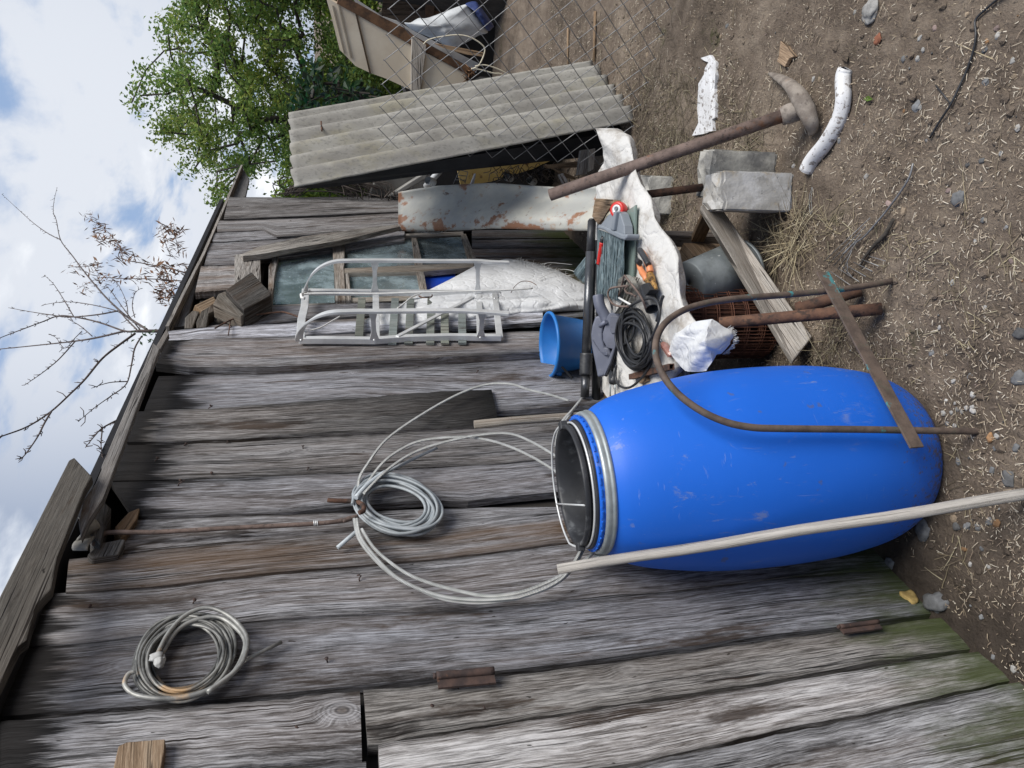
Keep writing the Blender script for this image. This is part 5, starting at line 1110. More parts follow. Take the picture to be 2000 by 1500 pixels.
# curved white trim and flat white strip on the dirt
z4 = lambda *p: [(1500 + x / 3, y / 3) for x, y in p]
cl = catmull([gr(x, y, .020) for x, y in z4((440, 400), (425, 440), (422, 500), (425, 570), (412, 660), (370, 755), (310, 850), (240, 935), (205, 1005))], 5)
def half(mb, P, w, h):
    vs = []; n = len(P)
    for i, p in enumerate(P):
        t = (P[min(i + 1, n - 1)] - P[max(i - 1, 0)]).normalized(); s = V((t.y, -t.x, 0)).normalized(); k = .75 if i in (0, n - 1) else 1
        for a in range(9): g = PI * a / 8; vs.append(p + s * math.cos(g) * w * k + V((0, 0, math.sin(g) * h * k - h * .6)))
    fs = [(i * 9 + k, i * 9 + k + 1, i * 9 + 10 + k, i * 9 + 9 + k) for i in range(n - 1) for k in range(8)] + [tuple(range(9)), tuple((n - 1) * 9 + k for k in range(8, -1, -1))]
    mb.add(vs, fs, None, (1, 0, 0, 0), True)
q = MB(); half(q, cl, .0225, .03); tag(q.build('plastic_trim', M['plastic_dirty'], solid=.002), 'curved dirty white plastic trim lying on the dirt below the pickaxe head', 'plastic trim')
z3 = lambda *p: [(1000 + x / 3, y / 3) for x, y in p]
q = MB(); q.prism([gr(x, y, .012) for x, y in z3((1105, 340), (1160, 322), (1195, 365), (1192, 440), (1186, 520), (1192, 600), (1188, 690), (1170, 700), (1180, 765), (1120, 785), (1055, 795), (1092, 720), (1085, 640), (1092, 490), (1125, 435), (1130, 400), (1150, 365), (1125, 355))], (0, 0, -.014)); tag(q.build('plastic_strip', M['plastic_dirty']), 'flat muddy white plastic strip trodden into the dirt behind the pickaxe handle', 'plastic strip')
q = MB(); q.tube(catmull([gr(x, y, .006) for x, y in z4((1400, -40), (1340, 0), (1275, 55), (1215, 118), (1218, 200), (1205, 290), (1165, 410), (1115, 520), (1070, 612), (1000, 720), (948, 808))], 4), .0028, 6); q.tube([gr(x, y, .006) for x, y in z4((1070, 608), (1020, 545), (982, 500))], .0018, 5); tag(q.build('black_cable', M['cable']), 'black cable end lying on the bare dirt', 'cable')
wm = thing('wire_mesh_scrap', 'scrap of wire netting with a bent wire half buried in the dirt', 'wire mesh', gr(1660, 510))
q = MB(); q.tube(catmull([gr(x, y, .012) for x, y in z4((850, 957), (820, 1055), (725, 1195), (640, 1300), (560, 1390), (500, 1430), (440, 1490))], 4), .0026, 6)
for i in range(6): q.tube([gr(x, y, .014) for x, y in ((1622 + i * 15, 470 - i * 6 + 60), (1665 + i * 13, 560 - i * 10))], .0012, 4)
for i in range(7): q.tube([gr(x, y, .016) for x, y in ((1680 - i * 9 + 20, 395 + i * 16 + 30), (1610 + i * 9, 520 + i * 5 - 10))], .0012, 4)
q.build('wires', M['fence'], wm)
q = MB(); q.tube([gr(x, y, .012) for x, y in z4((735, 1285), (690, 1370), (620, 1440), (570, 1500), (540, 1560))], [.005, .006, .005, .004, .003], 7); tag(q.build('stick', M['bark']), 'thin dead stick lying beside the buried netting', 'stick')
q = MB(); q.tube(catmull([gr(x, y, .008) for x, y in z4((258, 1098), (242, 1160), (246, 1245), (258, 1240), (252, 1170), (262, 1100))], 3), .001, 4); tag(q.build('loop_of_wire', M['alu_wire']), 'small pale loop of wire on the dirt beside the pale block', 'wire')
q = MB(); q.prism([gr(x, y, .016) for x, y in ((1520, 112), (1524, 80), (1536, 90), (1543, 100), (1551, 110), (1540, 115), (1532, 131), (1517, 120))], (0, 0, -.014), None, (1.4, .3, .3, 0)); tag(q.build('wood_chip', M['tan_wood'], bevel=.002), 'pale wood chip on the dirt near the pickaxe tip', 'wood chip')
q = MB(); q.tube([gr(1109, 128, .008), gr(1109, 55, .008)], .006, 6, col=(1.5, .2, .1, 0)); tag(q.build('bamboo_stake', M['tan_wood']), 'short tan stake lying on the dirt behind the corrugated sheet', 'stake')
q = MB(); q.tube([gr(1160, 120, .008), gr(1162, 22, .008)], .0075, 6, col=(1.5, .2, .7, 0)); tag(q.build('bamboo_stake', M['tan_wood']), 'longer tan stake lying on the dirt at the foot of the fence', 'stake')
# ---- stones
cols = {'g': (.26, .265, .27), 'l': (.42, .41, .39), 't': (.40, .31, .22), 'o': (.42, .24, .12), 'w': (.55, .53, .50), 'd': (.16, .16, .16), 'r': (.30, .12, .07), 'p': (.40, .30, .27)}
GRP = 'small stones scattered on the dirt'
stones = [(1765, 115, 7, 'g'), (1791, 207, 13, 'g'), (1798, 210, 8, 'l'), (1890, 322, 6, 'd'), (1925, 160, 8, 'g'), (1947, 55, 7, 'p'), (1949, 70, 7, 'w'), (1928, 81, 6, 'o'), (1923, 97, 7, 'g'), (1803, 98, 6, 'l'), (1792, 115, 6, 'l'), (1788, 70, 5, 't'), (1826, 55, 6, 'p'), (1889, 29, 6, 't'), (1765, 413, 10, 't'), (1736, 398, 9, 'p'), (1751, 441, 9, 't'), (1627, 465, 7, 't'), (1853, 372, 8, 'p'), (1809, 357, 7, 't'), (1895, 735, 8, 'g'), (1848, 783, 5, 'w'), (1865, 788, 4, 'l'), (1858, 806, 5, 'l'), (1869, 800, 5, 'g'), (1879, 804, 5, 'l'), (1888, 797, 7, 'w'), (1899, 795, 6, 'w'), (1900, 803, 7, 'w'), (1842, 807, 6, 'l'), (1850, 827, 6, 'g'), (1865, 832, 6, 'l'), (1935, 855, 10, 'o'), (1947, 852, 7, 'w'), (1985, 875, 10, 'g'), (1943, 876, 6, 'g'), (1938, 918, 8, 'g'), (1872, 902, 7, 'g'), (1868, 1028, 10, 'd'), (1889, 1028, 9, 'g'), (1901, 1010, 8, 'l'), (1909, 1030, 7, 'g'), (1933, 1018, 10, 'g'), (1947, 1023, 9, 'o'), (1862, 1013, 9, 't'), (1883, 1073, 6, 'o'), (1895, 1102, 6, 'w'), (1738, 1100, 14, 'g'), (1917, 1072, 5, 'g'), (1981, 1307, 9, 'l'), (1917, 1205, 6, 'g'), (1940, 1283, 6, 'g'), (1978, 119, 7, 'l'), (1640, 275, 7, 'g'), (1601, 155, 6, 't'), (1589, 155, 6, 'l'), (1550, 324, 6, 'w'), (1918, 314, 8, 'd'), (1670, 24, 5, 'l'), (1811, 274, 5, 'g'), (1693, 345, 8, 'l'), (1862, 745, 6, 'w'), (1766, 217, 5, 'o'), (1797, 75, 6, 'l'), (1773, 655, 6, 't'), (1900, 771, 7, 'w'), (1819, 690, 7, 'g'), (1976, 510, 7, 'p'), (1861, 552, 8, 'l'), (1778, 651, 5, 't'), (1930, 1107, 5, 'l'), (1265, 108, 7, 't'), (1420, 52, 6, 'g'), (1408, 72, 5, 't'), (1980, 150, 6, 't'), (1955, 300, 6, 'l'), (1988, 250, 7, 'w'), (1920, 430, 7, 'g'), (1965, 445, 6, 'g'), (1905, 470, 5, 'w'), (1835, 640, 5, 'w'), (1925, 600, 5, 'l')]
proto = []
for i in range(7):
    q = MB(); q.stone((0, 0, 0), (1, R.uniform(.75, 1), R.uniform(.6, .8)), i * 3.7, .45, (1, 1, 1, 0), .82 if i % 2 else 0); proto.append(q)
def put_stone(x, y, s, c, label, group, name='stone', flat_=.7):
    p = gr(x, y, 0); d = (p - CAMP).length; r = s * d / FPX * .8; pr = R.choice(proto); q = MB(); cc = cols[c]; k = R.uniform(.55, .95); an = R.uniform(0, 6)
    vs = [p + V((v[0] * r * math.cos(an) - v[1] * r * math.sin(an), v[0] * r * math.sin(an) + v[1] * r * math.cos(an), v[2] * r * flat_ + r * .05)) for v in pr.v]
    q.add(vs, pr.f, None, (cc[0] * k, cc[1] * k, cc[2] * k, 0), True); return tag(q.build(name, M['stone']), label, 'stone', group)
SL = {'g': 'small grey stone lying on the dirt', 'l': 'small light grey stone lying on the dirt', 't': 'small tan pebble lying on the dirt', 'o': 'small orange brown pebble lying on the dirt', 'w': 'small whitish stone lying on the dirt', 'd': 'small dark grey stone lying on the dirt', 'p': 'small pinkish pebble lying on the dirt'}
for x, y, s, c in stones: put_stone(x, y, s, c, SL[c], GRP)
put_stone(1700, 22, 23, 'l', 'large pale grey stone on the bare dirt at the far right', None, flat_=.5)
put_stone(1872, 387, 17, 'g', 'angular blue grey stone on the straw covered dirt', None)
put_stone(1714, 76, 11, 'r', 'rust red brick shard on the bare dirt near the pale stone', None, 'brick_shard', .4)
put_stone(1828, 1178, 27, 'g', 'big rough grey stone on the dirt in front of the door', None)
put_stone(1804, 1034, 24, 'g', 'long grey stone at the foot of the pale pole', None, flat_=.5)
put_stone(1993, 650, 17, 'd', 'dark grey stone at the near edge of the dirt', None)
put_stone(1990, 738, 18, 'g', 'rough blue grey stone near the barrel foot', None)
put_stone(1970, 935, 20, 'd', 'flat round dark stone sunk in the dirt in front of the barrel', None, flat_=.25)
q = MB(); q.stone(gr(1775, 1172, .02), (.028, .018, .025), 8, .6, (.42, .30, .11, 0), .8); tag(q.build('wood_chip', M['stone']), 'ochre yellow chip at the foot of the shed boards', 'chip')
# ---- chaff and dry grass: nobody could count it
def ok(x, y): return y < 1.2 and (x - BX) ** 2 + (y - BY) ** 2 > .035
q = MB(); cnt = 0
SC = [(.40, .33, .24), (.30, .24, .17), (.50, .43, .33), (.22, .17, .125), (.58, .52, .42), (.17, .135, .105), (.26, .20, .15)]
while cnt < 46000:
    u = R.random(); x = .75 + 4.4 * u ** 1.7; y = R.uniform(-1.2, 1.22)
    dn = fbm((x, y, 5), 1.6, 4) + .35 * fbm((x, y, 8), 6, 3) + (.12 if x < 1.7 else 0) + (.30 if (x < 1.45 and 0 < y < .75) else 0) + (.15 if (x < 2.2 and y > .3) else 0) + (.22 if (x > 2.0 and y > .15) else 0) - (.25 if y > 1.0 and x < 1.35 else 0)
    if dn < R.uniform(-.12, .34) or not ok(x, y): continue
    cnt += 1; L = R.choice((.004, .005, .006, .007, .008, .010, .015)) * R.uniform(.7, 1.4) * (1 + .12 * x); w = R.uniform(.0005, .0010); a = R.uniform(0, PI * 2); d = V((math.cos(a), math.sin(a), R.uniform(-.12, .25))) * L / 2; s = V((-d.y, d.x, 0)).normalized() * w
    p = V((x, y, gh(x, y) + R.uniform(.001, .006))); c_ = R.choice(SC); k = R.uniform(.8, 1.3); cl_ = (c_[0] * k, c_[1] * k, c_[2] * k, 0); m_ = p + V((0, 0, L * R.uniform(0, .15)))
    q.add([p - d - s, p - d + s, m_ + s, m_ - s, p + d - s * .6, p + d + s * .6], [(0, 1, 2, 3), (3, 2, 5, 4)], None, cl_)
tag(q.build('chopped_straw', M['straw'], world=True), kind='stuff')
q = MB()
def stem(p, L, az, el, w, curve, c_):
    P = []; d = V((math.cos(az) * math.cos(el), math.sin(az) * math.cos(el), math.sin(el))); s = d.cross(V((0, 0, 1))).normalized() * w; n = 4; pts = []
    for i in range(n + 1):
        t = i / n; pt = p + d * L * t + V((0, 0, -curve * t * t * L)); pt.z = max(pt.z, gh(pt.x, pt.y) + .003); pts.append(pt)
    vs = []
    for i, pt in enumerate(pts): k = 1 - .6 * i / n; vs += [pt - s * k, pt + s * k]
    q.add(vs, [(2 * i, 2 * i + 1, 2 * i + 3, 2 * i + 2) for i in range(n)], None, c_)
GC = [(.42, .35, .22), (.32, .265, .17), (.23, .185, .125), (.50, .44, .30), (.18, .145, .10), (.15, .12, .09)]
def tuft(px, py, n, spread, Ls, flatn=.5, dark=1):
    for i in range(n):
        p = gr(px + R.gauss(0, spread), py + R.gauss(0, spread)); 
        if not ok(p.x, p.y): continue
        c_ = R.choice(GC); k = R.uniform(.6, 1.1) * dark; stem(p, R.uniform(*Ls), R.uniform(0, 6.28), R.uniform(.02, flatn), R.uniform(.0008, .0018), R.uniform(0, .4), (c_[0] * k, c_[1] * k, c_[2] * k, 0))
tuft(1535, 480, 160, 22, (.06, .22), .7); tuft(1560, 440, 60, 14, (.06, .18), .6); tuft(1620, 440, 60, 26, (.03, .10), .3, .8); tuft(1640, 640, 50, 26, (.03, .12), .4, .8); tuft(1600, 690, 60, 14, (.05, .16), .8, .7)
for (x, y, n) in ((1262, 235, 90), (1290, 280, 120), (1310, 200, 90), (1340, 290, 120), (1280, 330, 110), (1330, 360, 110), (1320, 420, 90), (1400, 280, 70), (1300, 170, 60), (1240, 160, 50), (1360, 190, 60), (1450, 230, 60), (1470, 280, 60)): tuft(x, y, n, 22, (.03, .15), .4, .55)
for (x, y, n) in ((1120, 90, 60), (1180, 70, 60), (1100, 30, 50), (1220, 100, 50), (1300, 60, 40), (1420, 150, 40), (1380, 330, 40), (1720, 480, 50), (1780, 500, 50), (1700, 690, 40), (1740, 720, 40), (1840, 560, 50), (1900, 640, 60), (1960, 480, 50), (1880, 980, 30), (1860, 1100, 40), (1900, 850, 30)): tuft(x, y, int(n * .5), 30, (.02, .07), .2, .8)
for i in range(120):
    u = R.random(); x = 1.0 + 4 * u; y = R.uniform(-1.1, 1.1)
    if ok(x, y): c_ = R.choice(GC); stem(V((x, y, gh(x, y) + .002)), R.uniform(.03, .14), R.uniform(0, 6.28), R.uniform(0, .15), R.uniform(.0007, .0014), .1, (c_[0], c_[1], c_[2], 0))
tag(q.build('dry_grass', M['straw'], world=True), kind='stuff')
q = MB(); rc_ = random.Random(17); n_c = 0
while n_c < 2600:
    x = .8 + 3.6 * rc_.random() ** 1.5; y = rc_.uniform(-1.2, 1.2)
    if not ok(x, y) or fbm((x, y, 21), 1.9, 3) < rc_.uniform(-.5, .3): continue
    n_c += 1; r = rc_.choice((.003, .004, .005, .007, .010)) * rc_.uniform(.7, 1.3); p = V((x, y, gh(x, y) + r * .15)); k = rc_.uniform(.75, 1.1); a = rc_.uniform(0, 6)
    o8 = [(1, 0, 0), (.7, .7, .1), (0, 1, 0), (-.7, .7, 0), (-1, 0, .1), (-.7, -.7, 0), (0, -1, 0), (.7, -.7, .1)]; top = [(.5, .1, .55), (0, .5, .6), (-.5, 0, .5), (.05, -.5, .62)]
    vs = [p + V(o) * r * rc_.uniform(.75, 1.3) for o in o8 + top]
    q.add(vs, [(0, 1, 8), (1, 9, 8), (1, 2, 9), (2, 3, 9), (3, 10, 9), (3, 4, 10), (4, 5, 10), (5, 11, 10), (5, 6, 11), (6, 7, 11), (7, 8, 11), (7, 0, 8), (8, 9, 10, 11)], None, (k, 0, 0, 0), False)
tag(q.build('soil_clods', M['ground'], world=True), kind='stuff')
q = MB(); rs = random.Random(3)
for i in range(600):
    x = .8 + 3.4 * rs.random() ** 1.5; y = rs.uniform(-1.1, 1.2)
    if not ok(x, y): continue
    r = rs.choice((.0018, .0022, .003, .004)); b0_ = len(q.v); c_ = cols[rs.choice('gltowpd')]; p = V((x, y, gh(x, y) + r * .3)); k = rs.uniform(.4, .8)
    o6 = [(1, 0, 0), (0, 1, 0), (-1, 0, 0), (0, -1, 0), (0, 0, .8), (0, 0, -.6)]
    q.add([p + V(o) * r * rs.uniform(.7, 1.3) for o in o6], [(0, 1, 4), (1, 2, 4), (2, 3, 4), (3, 0, 4), (1, 0, 5), (2, 1, 5), (3, 2, 5), (0, 3, 5)], None, (c_[0] * k, c_[1] * k, c_[2] * k, 0), True)
tag(q.build('gravel', M['stone'], world=True), kind='stuff')
q = MB(); p = gr(1697, 192, .006); q.add([p + V((-.018, 0, 0)), p + V((0, -.007, .004)), p + V((.02, .004, .002)), p + V((0, .008, .003))], [(0, 1, 2, 3)], None, (.16, .26, .05, 0)); tag(q.build('green_leaf', M['leaf']), 'single small green leaf lying on the dirt', 'leaf')
# ================================================================== corrugated sheet, felt board
Ba, Bb = G(1157, 123), G(1240, 227); Ta, Tb = V((4.129, .646, 1.567)), V((3.431, .809, 1.543))
e = (Bb - Ba); upv = (Ta - Ba); nrm_ = upv.cross(e).normalized(); nrm_ = nrm_ if nrm_.y < 0 else -nrm_
def corr(u, v):
    p = Ba + e * u + (Ta - Ba).lerp(Tb - Bb, u) * v
    p += nrm_ * (.025 * math.cos(2 * PI * (u * 5.3 + .15)) + .003 * nz((u * 8, v * 6, 2)))
    p += upv.normalized() * (.008 * nz((u * 22, 0, v * 0 + 3)) * (1 if v in (0.0, 1.0) else 0)) + e.normalized() * (.005 * nz((v * 25, 1, u)) if u in (0.0, 1.0) else 0); return p
q = MB(); q.grid(corr, 96, 60, size=(.72, 1.6)); cs_o = q.build('corrugated_sheet', M['asbestos'], solid=.007); tag(cs_o, 'weathered grey corrugated roofing sheet standing upright behind the fence', 'roofing sheet')
q = MB(); q.tube([Ba + e * .42 + upv * .9 + nrm_ * .02, Ba + e * .30 + upv * .90 + nrm_ * .03], .004, 6); q.build('nail', M['rust'], cs_o)
q = MB(); o_ = -nrm_ * .11
fa, fb = Ba + e * .06 + o_ + upv * .0, Bb + o_ * .9 - e * .02
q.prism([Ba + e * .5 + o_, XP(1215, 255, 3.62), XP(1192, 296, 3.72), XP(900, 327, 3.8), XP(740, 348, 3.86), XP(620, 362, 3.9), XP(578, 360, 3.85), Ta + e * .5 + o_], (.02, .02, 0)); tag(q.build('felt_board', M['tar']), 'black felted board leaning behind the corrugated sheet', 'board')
q = MB(); q.prism([XP(x, y, 3.72) for x, y in ((565, 328), (570, 327), (580, 360), (575, 362))], (.3, .06, 0)); tag(q.build('wood_offcut', M['wood']), 'thin grey board edge sticking up behind the corrugated sheet', 'board')
# ================================================================== chain link fence
F0, F1 = G(1320, 0), G(1232, 292); fd = (F1 - F0).normalized(); F0 = F0 - fd * .9; flen = (F1 - F0).length + .1; FH = 1.17
fence = thing('chain_link_fence', 'dull grey chain link fence with open top wires by the corrugated sheet', 'fence', F0)
fn_ = V((fd.y, -fd.x, 0)); dw = .104; nw = int(flen / (dw / 2)); nh = int(FH / (dw / 2)); q = MB()
lean = V((.035, 0, 0))
def fp(s, z, side): return F0 + fd * s + V((0, 0, z)) + lean * z + fn_ * (side * .0022 + .012 * math.sin(s * 3.1 + z * 2)) + V((0, 0, .010 * math.sin(s * 5)))
for k in range(nw):
    s0 = k * dw / 2; P = []
    for j in range(nh + 1):
        sx = s0 + (dw / 2 if (j % 2) else 0) * 1.02 - .001; z = .02 + j * dw / 2 * 1.0; t = 1 if (j % 2) else -1
        P += [fp(sx - t * .004, z - .004, t), fp(sx, z, 0), fp(sx - t * .004, z + .004, -t)]
    if k % 2: P = P[3:] if True else P
    if k % 2:
        P = []
        for j in range(nh + 1):
            sx = s0 + (dw / 2 if (j % 2 == 0) else 0) * 1.0 - dw / 2 + .0; z = .02 + j * dw / 2; P.append(None)
        continue
    q.tube(P, .0018, 4, caps=False)
    # the neighbour strand, mirrored, hooked into this one
    P = []
    for j in range(nh + 1):
        sx = s0 + dw / 2 + (-0 if (j % 2) else dw / 2); sx = s0 + dw - (dw / 2 if (j % 2) else 0) + .001; z = .02 + j * dw / 2; t = -1 if (j % 2) else 1
        P += [fp(sx + t * -.004, z - .004, t), fp(sx, z, 0), fp(sx + t * -.004, z + .004, -t)]
    q.tube(P, .0018, 4, caps=False)
q.build('mesh', M['fence'], fence)
q = MB(); q.tube([F0 + V((0, 0, 0)) - fd * .02, F0 - fd * .02 + V((0, 0, 1.3))], .02, 10); q.build('post', M['rust'], fence)
# ================================================================== scrap between the sheet and the shed end
q = MB(); q.prism([XP(x, y, 4.35) for x, y in ((893, 330), (900, 322), (920, 320), (945, 316), (975, 312), (1020, 306), (1060, 300), (1102, 297), (1088, 308), (1040, 330), (1000, 342), (960, 354), (930, 360), (900, 362))], (.01, .004, 0)); tag(q.build('enamel_sheet', M['yellow'], solid=0), 'yellow enamelled sheet with rust eaten holes in the dark scrap gap', 'metal sheet')
q = MB(); q.prism([XP(x, y, 4.85) for x, y in ((735, 346), (836, 332), (832, 350), (800, 362), (760, 384), (720, 384))], (.05, .0, .0)); q.prism([XP(x, y, 4.80) for x, y in ((836, 334), (833, 349), (770, 384), (757, 384), (800, 356))], (.04, .0, .0), None, (1.5, 0, 0, 0)); tag(q.build('metal_trough', M['trough'], bevel=.006), 'grey dented metal trough wedged between sheet and shed end', 'metal trough')
q = MB(); q.tube([XP(864, 328, 4.3), XP(832, 364, 4.4)], .018, 12); tag(q.build('pipe', M['alu']), 'white plastic pipe end sticking out above the galvanised sheet', 'pipe')
q = MB()
for a, c in (((885, 360), (898, 332)), ((908, 358), (914, 336)), ((898, 332), (914, 336)), ((893, 342), (912, 344)), ((889, 351), (910, 352)), ((892, 345), (908, 355))): q.tube([XP(*a, 4.1), XP(*c, 4.1)], .0022, 5)
tag(q.build('wire_rack', M['fence']), 'small bent wire rack standing in the dark scrap gap', 'rack')
def board_(label, px, x, mat, tone=1.0, dx=.03): q = MB(); q.prism([XP(a, c, x) for a, c in px], (dx, .01, 0), None, (tone, .3, R.random(), 0)); tag(q.build('broken_board', M[mat], bevel=.002), label, 'board')
board_('grey broken board standing in the scrap by the bench corner', ((1135, 293), (1150, 291), (1146, 340), (1128, 342)), 3.6, 'wood', 1.0)
board_('dark grey broken board beside the lighter board in the scrap', ((1150, 292), (1163, 289), (1160, 330), (1152, 335)), 3.55, 'wood', .8)
board_('brown broken board lying across the scrap gap', ((1063, 322), (1130, 315), (1132, 326), (1070, 328)), 3.7, 'tan_wood', .8)
board_('short brown split board under the broken boards', ((1080, 328), (1120, 344), (1126, 350), (1108, 346)), 3.65, 'tan_wood', .6)
board_('pale broken board end above the galvanised sheet', ((1092, 340), (1100, 338), (1112, 358), (1103, 362)), 3.6, 'wood', 1.3)
board_('thin white lath standing in the scrap gap', ((928, 338), (930, 340), (926, 358), (920, 358)), 4.05, 'pole', 1.2)
q = MB()
for i in range(46):
    r = random.Random(i); cx_, cy_ = r.uniform(960, 1130), r.uniform(335, 362); P = [XP(cx_ + r.uniform(4, 18) * math.cos(a) + r.uniform(-3, 3), cy_ - abs(r.uniform(4, 26) * math.sin(a)), 3.75 + r.uniform(0, .5)) for a in (0, .8, 1.6, 2.4, 3.1)]; q.tube(catmull(P, 3), .002, 4, caps=False, col=(r.uniform(.5, 2.6), 0, 0, 0))
tag(q.build('wire_tangle', M['dkwire']), 'dark tangle of scrap wire in the gap above the galvanised sheet', 'wire')
q = MB(); q.prism([XP(x, y, 4.62) for x, y in ((840, 318), (1000, 300), (1195, 292), (1215, 330), (1190, 400), (1000, 395), (840, 380))], (.04, 0, 0)); tag(q.build('dark_backdrop', M['tar']), 'added black backdrop that darkens the gap behind the scrap beside the shed end', 'dark_backdrop')  # added black sheet, fills the gap behind the scrap with dark
for x, y, lb in ((999, 349, 'first shiny metal lid glinting in the wire tangle above the galvanised sheet'), (1044, 356, 'shiny metal lid glinting next to the broken boards in the scrap gap'), (848, 357, 'shiny metal lid beside the white pipe end above the galvanised sheet')):
    q = MB(); q.lathe([(0, 0), (.018, .002), (.021, .01), (.021, .05), (.019, .055)], XP(x, y, 4.0), (-.5, -.3, .6), 20); tag(q.build('metal_lid', M['alu']), lb, 'can')  # loose round metal lid, lathed as a small cup
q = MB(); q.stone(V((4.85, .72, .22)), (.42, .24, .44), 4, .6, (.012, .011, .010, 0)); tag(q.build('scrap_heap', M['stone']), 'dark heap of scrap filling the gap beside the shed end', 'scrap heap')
q = MB()
for i in range(85):
    r = random.Random(100 + i); a = (560 + r.uniform(-6, 26), 372 + r.uniform(-3, 12)); t = r.random(); b_ = (590 + 60 * t + r.uniform(-8, 8), 345 + r.uniform(-3, 14)); c = (650 + 100 * t + r.uniform(-12, 12), 362 + r.uniform(-8, 14)); d = (680 + 85 * t + r.uniform(-15, 15), 384 + r.uniform(-4, 8)); x0_ = r.uniform(4.72, 5.1)
    q.tube(catmull([XP(*a, x0_), XP(*b_, x0_ + .02), XP(*c, x0_), XP(*d, x0_ - .02)], 5), r.uniform(.0025, .0045), 4, caps=False, col=(r.uniform(.5, 2.2), 0, 0, 0))
for pts in (((555, 342), (545, 352), (533, 362), (540, 376)), ((532, 357), (540, 362), (552, 360), (560, 352)), ((560, 372), (548, 364), (546, 352), (556, 346), (575, 350)), ((535, 381), (580, 374), (640, 374), (690, 380))): q.tube(catmull([XP(x, y, 4.75) for x, y in pts], 4), .0032, 5)
tag(q.build('wire_bundle', M['dkwire']), 'bundle of dark rusty wires arching over beside the shed corner', 'wire bundle')
# ================================================================== old furniture behind the fence
z7 = lambda *p: [(640 + x / 5.556, y / 5.556) for x, y in p]
X0 = 5.3; px_ = V((.10, -.13, .02))
od = thing('old_door', 'old beige painted panel door with split brown edge dumped behind the fence', 'door', XP(880, 110, X0))
q = MB(); q.prism([XP(x, y, X0) for x, y in z7((-20, -30), (130, 55), (300, 150), (900, 485), (1480, 790), (1530, 905), (1000, 1010), (900, 975), (650, 860), (460, 790), (300, 715), (190, 600), (130, 540), (40, 180))], (.03, -.01, 0), None); q.build('panel', M['beige'], od)
q = MB(); q.prism([XP(x, y, X0 - .012) for x, y in z7((300, 150), (322, 160), (470, 800), (455, 806))], (.012, 0, 0), None, (.45, .8, .2, 0)); q.build('gap_strip', M['tan_wood'], od)
q = MB(); q.prism([XP(x, y, X0 - .03) for x, y in z7((912, 405), (940, 395), (1072, 490), (1060, 600), (1010, 1010), (905, 1025), (905, 700))], (.03, 0, 0), XP(940, 80, X0) - XP(940, 180, X0), (1.35, .2, .2, 0)); q.build('cross_batten', M['plank'], od, bevel=.003)
q = MB(); q.prism([XP(x, y, X0 - .01) for x, y in z7((130, -60), (330, 40), (600, 190), (860, 320), (960, 410), (1300, 600), (1540, 740), (1480, 790), (1080, 570), (900, 482), (300, 150), (100, 40))], (.12, .0, 0), XP(900, 130, X0) - XP(660, 0, X0), (1, .5, .4, 0)); q.build('split_edge', M['veneer'], od)
q = MB(); q.prism([XP(x, y, X0 + .1) for x, y in z7((250, -50), (600, 180), (760, 230), (960, 350), (1640, 690), (1610, 790), (1560, 740), (940, 390), (600, 210), (330, 60))], (.06, 0, 0), None); q.build('back_rail', M['cloth'], od)
q = MB()
for i in range(30):
    p = XP(640 + (1540 + R.uniform(-30, 30)) / 5.556, (790 + R.uniform(-40, 100)) / 5.556, X0 - .01); q.tube([p, p + V((R.uniform(-.04, .02), R.uniform(-.05, .05), R.uniform(-.05, .05)))], [.006, .001], 4, col=(R.uniform(.8, 1.8), 0, 0, 0))
q.build('splinters', M['veneer'], od)
for pts in (((45, 60), (62, 60), (185, 585), (172, 575)), ((112, 60), (128, 62), (262, 632), (246, 628))):
    q = MB(); q.prism([XP(x, y, X0 - .008) for x, y in z7(*pts)], (.008, 0, 0), None, (.5, 0, 0, 0)); q.build('moulding', M['beige'], od)
ot = thing('cabinet', 'old brown wooden cabinet with dark open front behind the beige door', 'cabinet', V((6.3, .2, .4)))
X1 = 6.2
q = MB(); q.prism([XP(x, y, X1) for x, y in ((752, -30), (836, -30), (832, 45), (790, 52), (744, 34))], (.02, 0, 0), None, (.35, .2, .5, 0)); q.build('panel', M['tan_wood'], ot)
q = MB(); q.prism([XP(x, y, X1 - .03) for x, y in ((832, -40), (852, -40), (846, 60), (830, 60))], (.3, 0, 0), None, (.45, .9, .5, 0)); q.build('post', M['veneer'], ot)
q = MB(); q.prism([XP(x, y, X1 + .02) for x, y in ((850, -40), (960, -40), (958, 30), (848, 50))], (.02, 0, 0), None, (1.0, .9, .2, 0)); q.build('back_panel', M['veneer'], ot)
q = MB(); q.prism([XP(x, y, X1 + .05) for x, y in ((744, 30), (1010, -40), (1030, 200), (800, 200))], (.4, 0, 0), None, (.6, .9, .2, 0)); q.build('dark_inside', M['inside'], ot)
X2 = 5.75
bg_ = thing('covered_bin', 'grey white cloth sheathed bin with a dark blue end lying behind the fence', 'bin', XP(860, 60, X2))
CB = z7((830, 250), (900, 245), (990, 195), (1100, 190), (1480, 50), (1560, 85), (1740, 330), (1640, 385), (1420, 500), (1280, 490), (1090, 400), (930, 330))
def infl(q, px, x, dep, n=14):
    P = [(p.x, p.y) for p in catmull([V((a, c, 0)) for a, c in px], 4, True)]; cx_ = sum(a for a, _ in P) / len(P); cy_ = sum(c for _, c in P) / len(P); m_ = len(P)
    def fn(u, v):
        i = int(round(u * m_)) % m_; x_, y_ = P[i]; h = math.sqrt(max(0, 1 - v * v)); a, c = cx_ + (x_ - cx_) * v, cy_ + (y_ - cy_) * v
        return XP(a, c, x - dep * h - .02 * fbm((a * .03, c * .05, 1), 1, 3) * h)
    q.grid(fn, m_, n)
q = MB(); infl(q, CB, X2, .13); q.build('cloth_cover', M['cloth'], bg_)
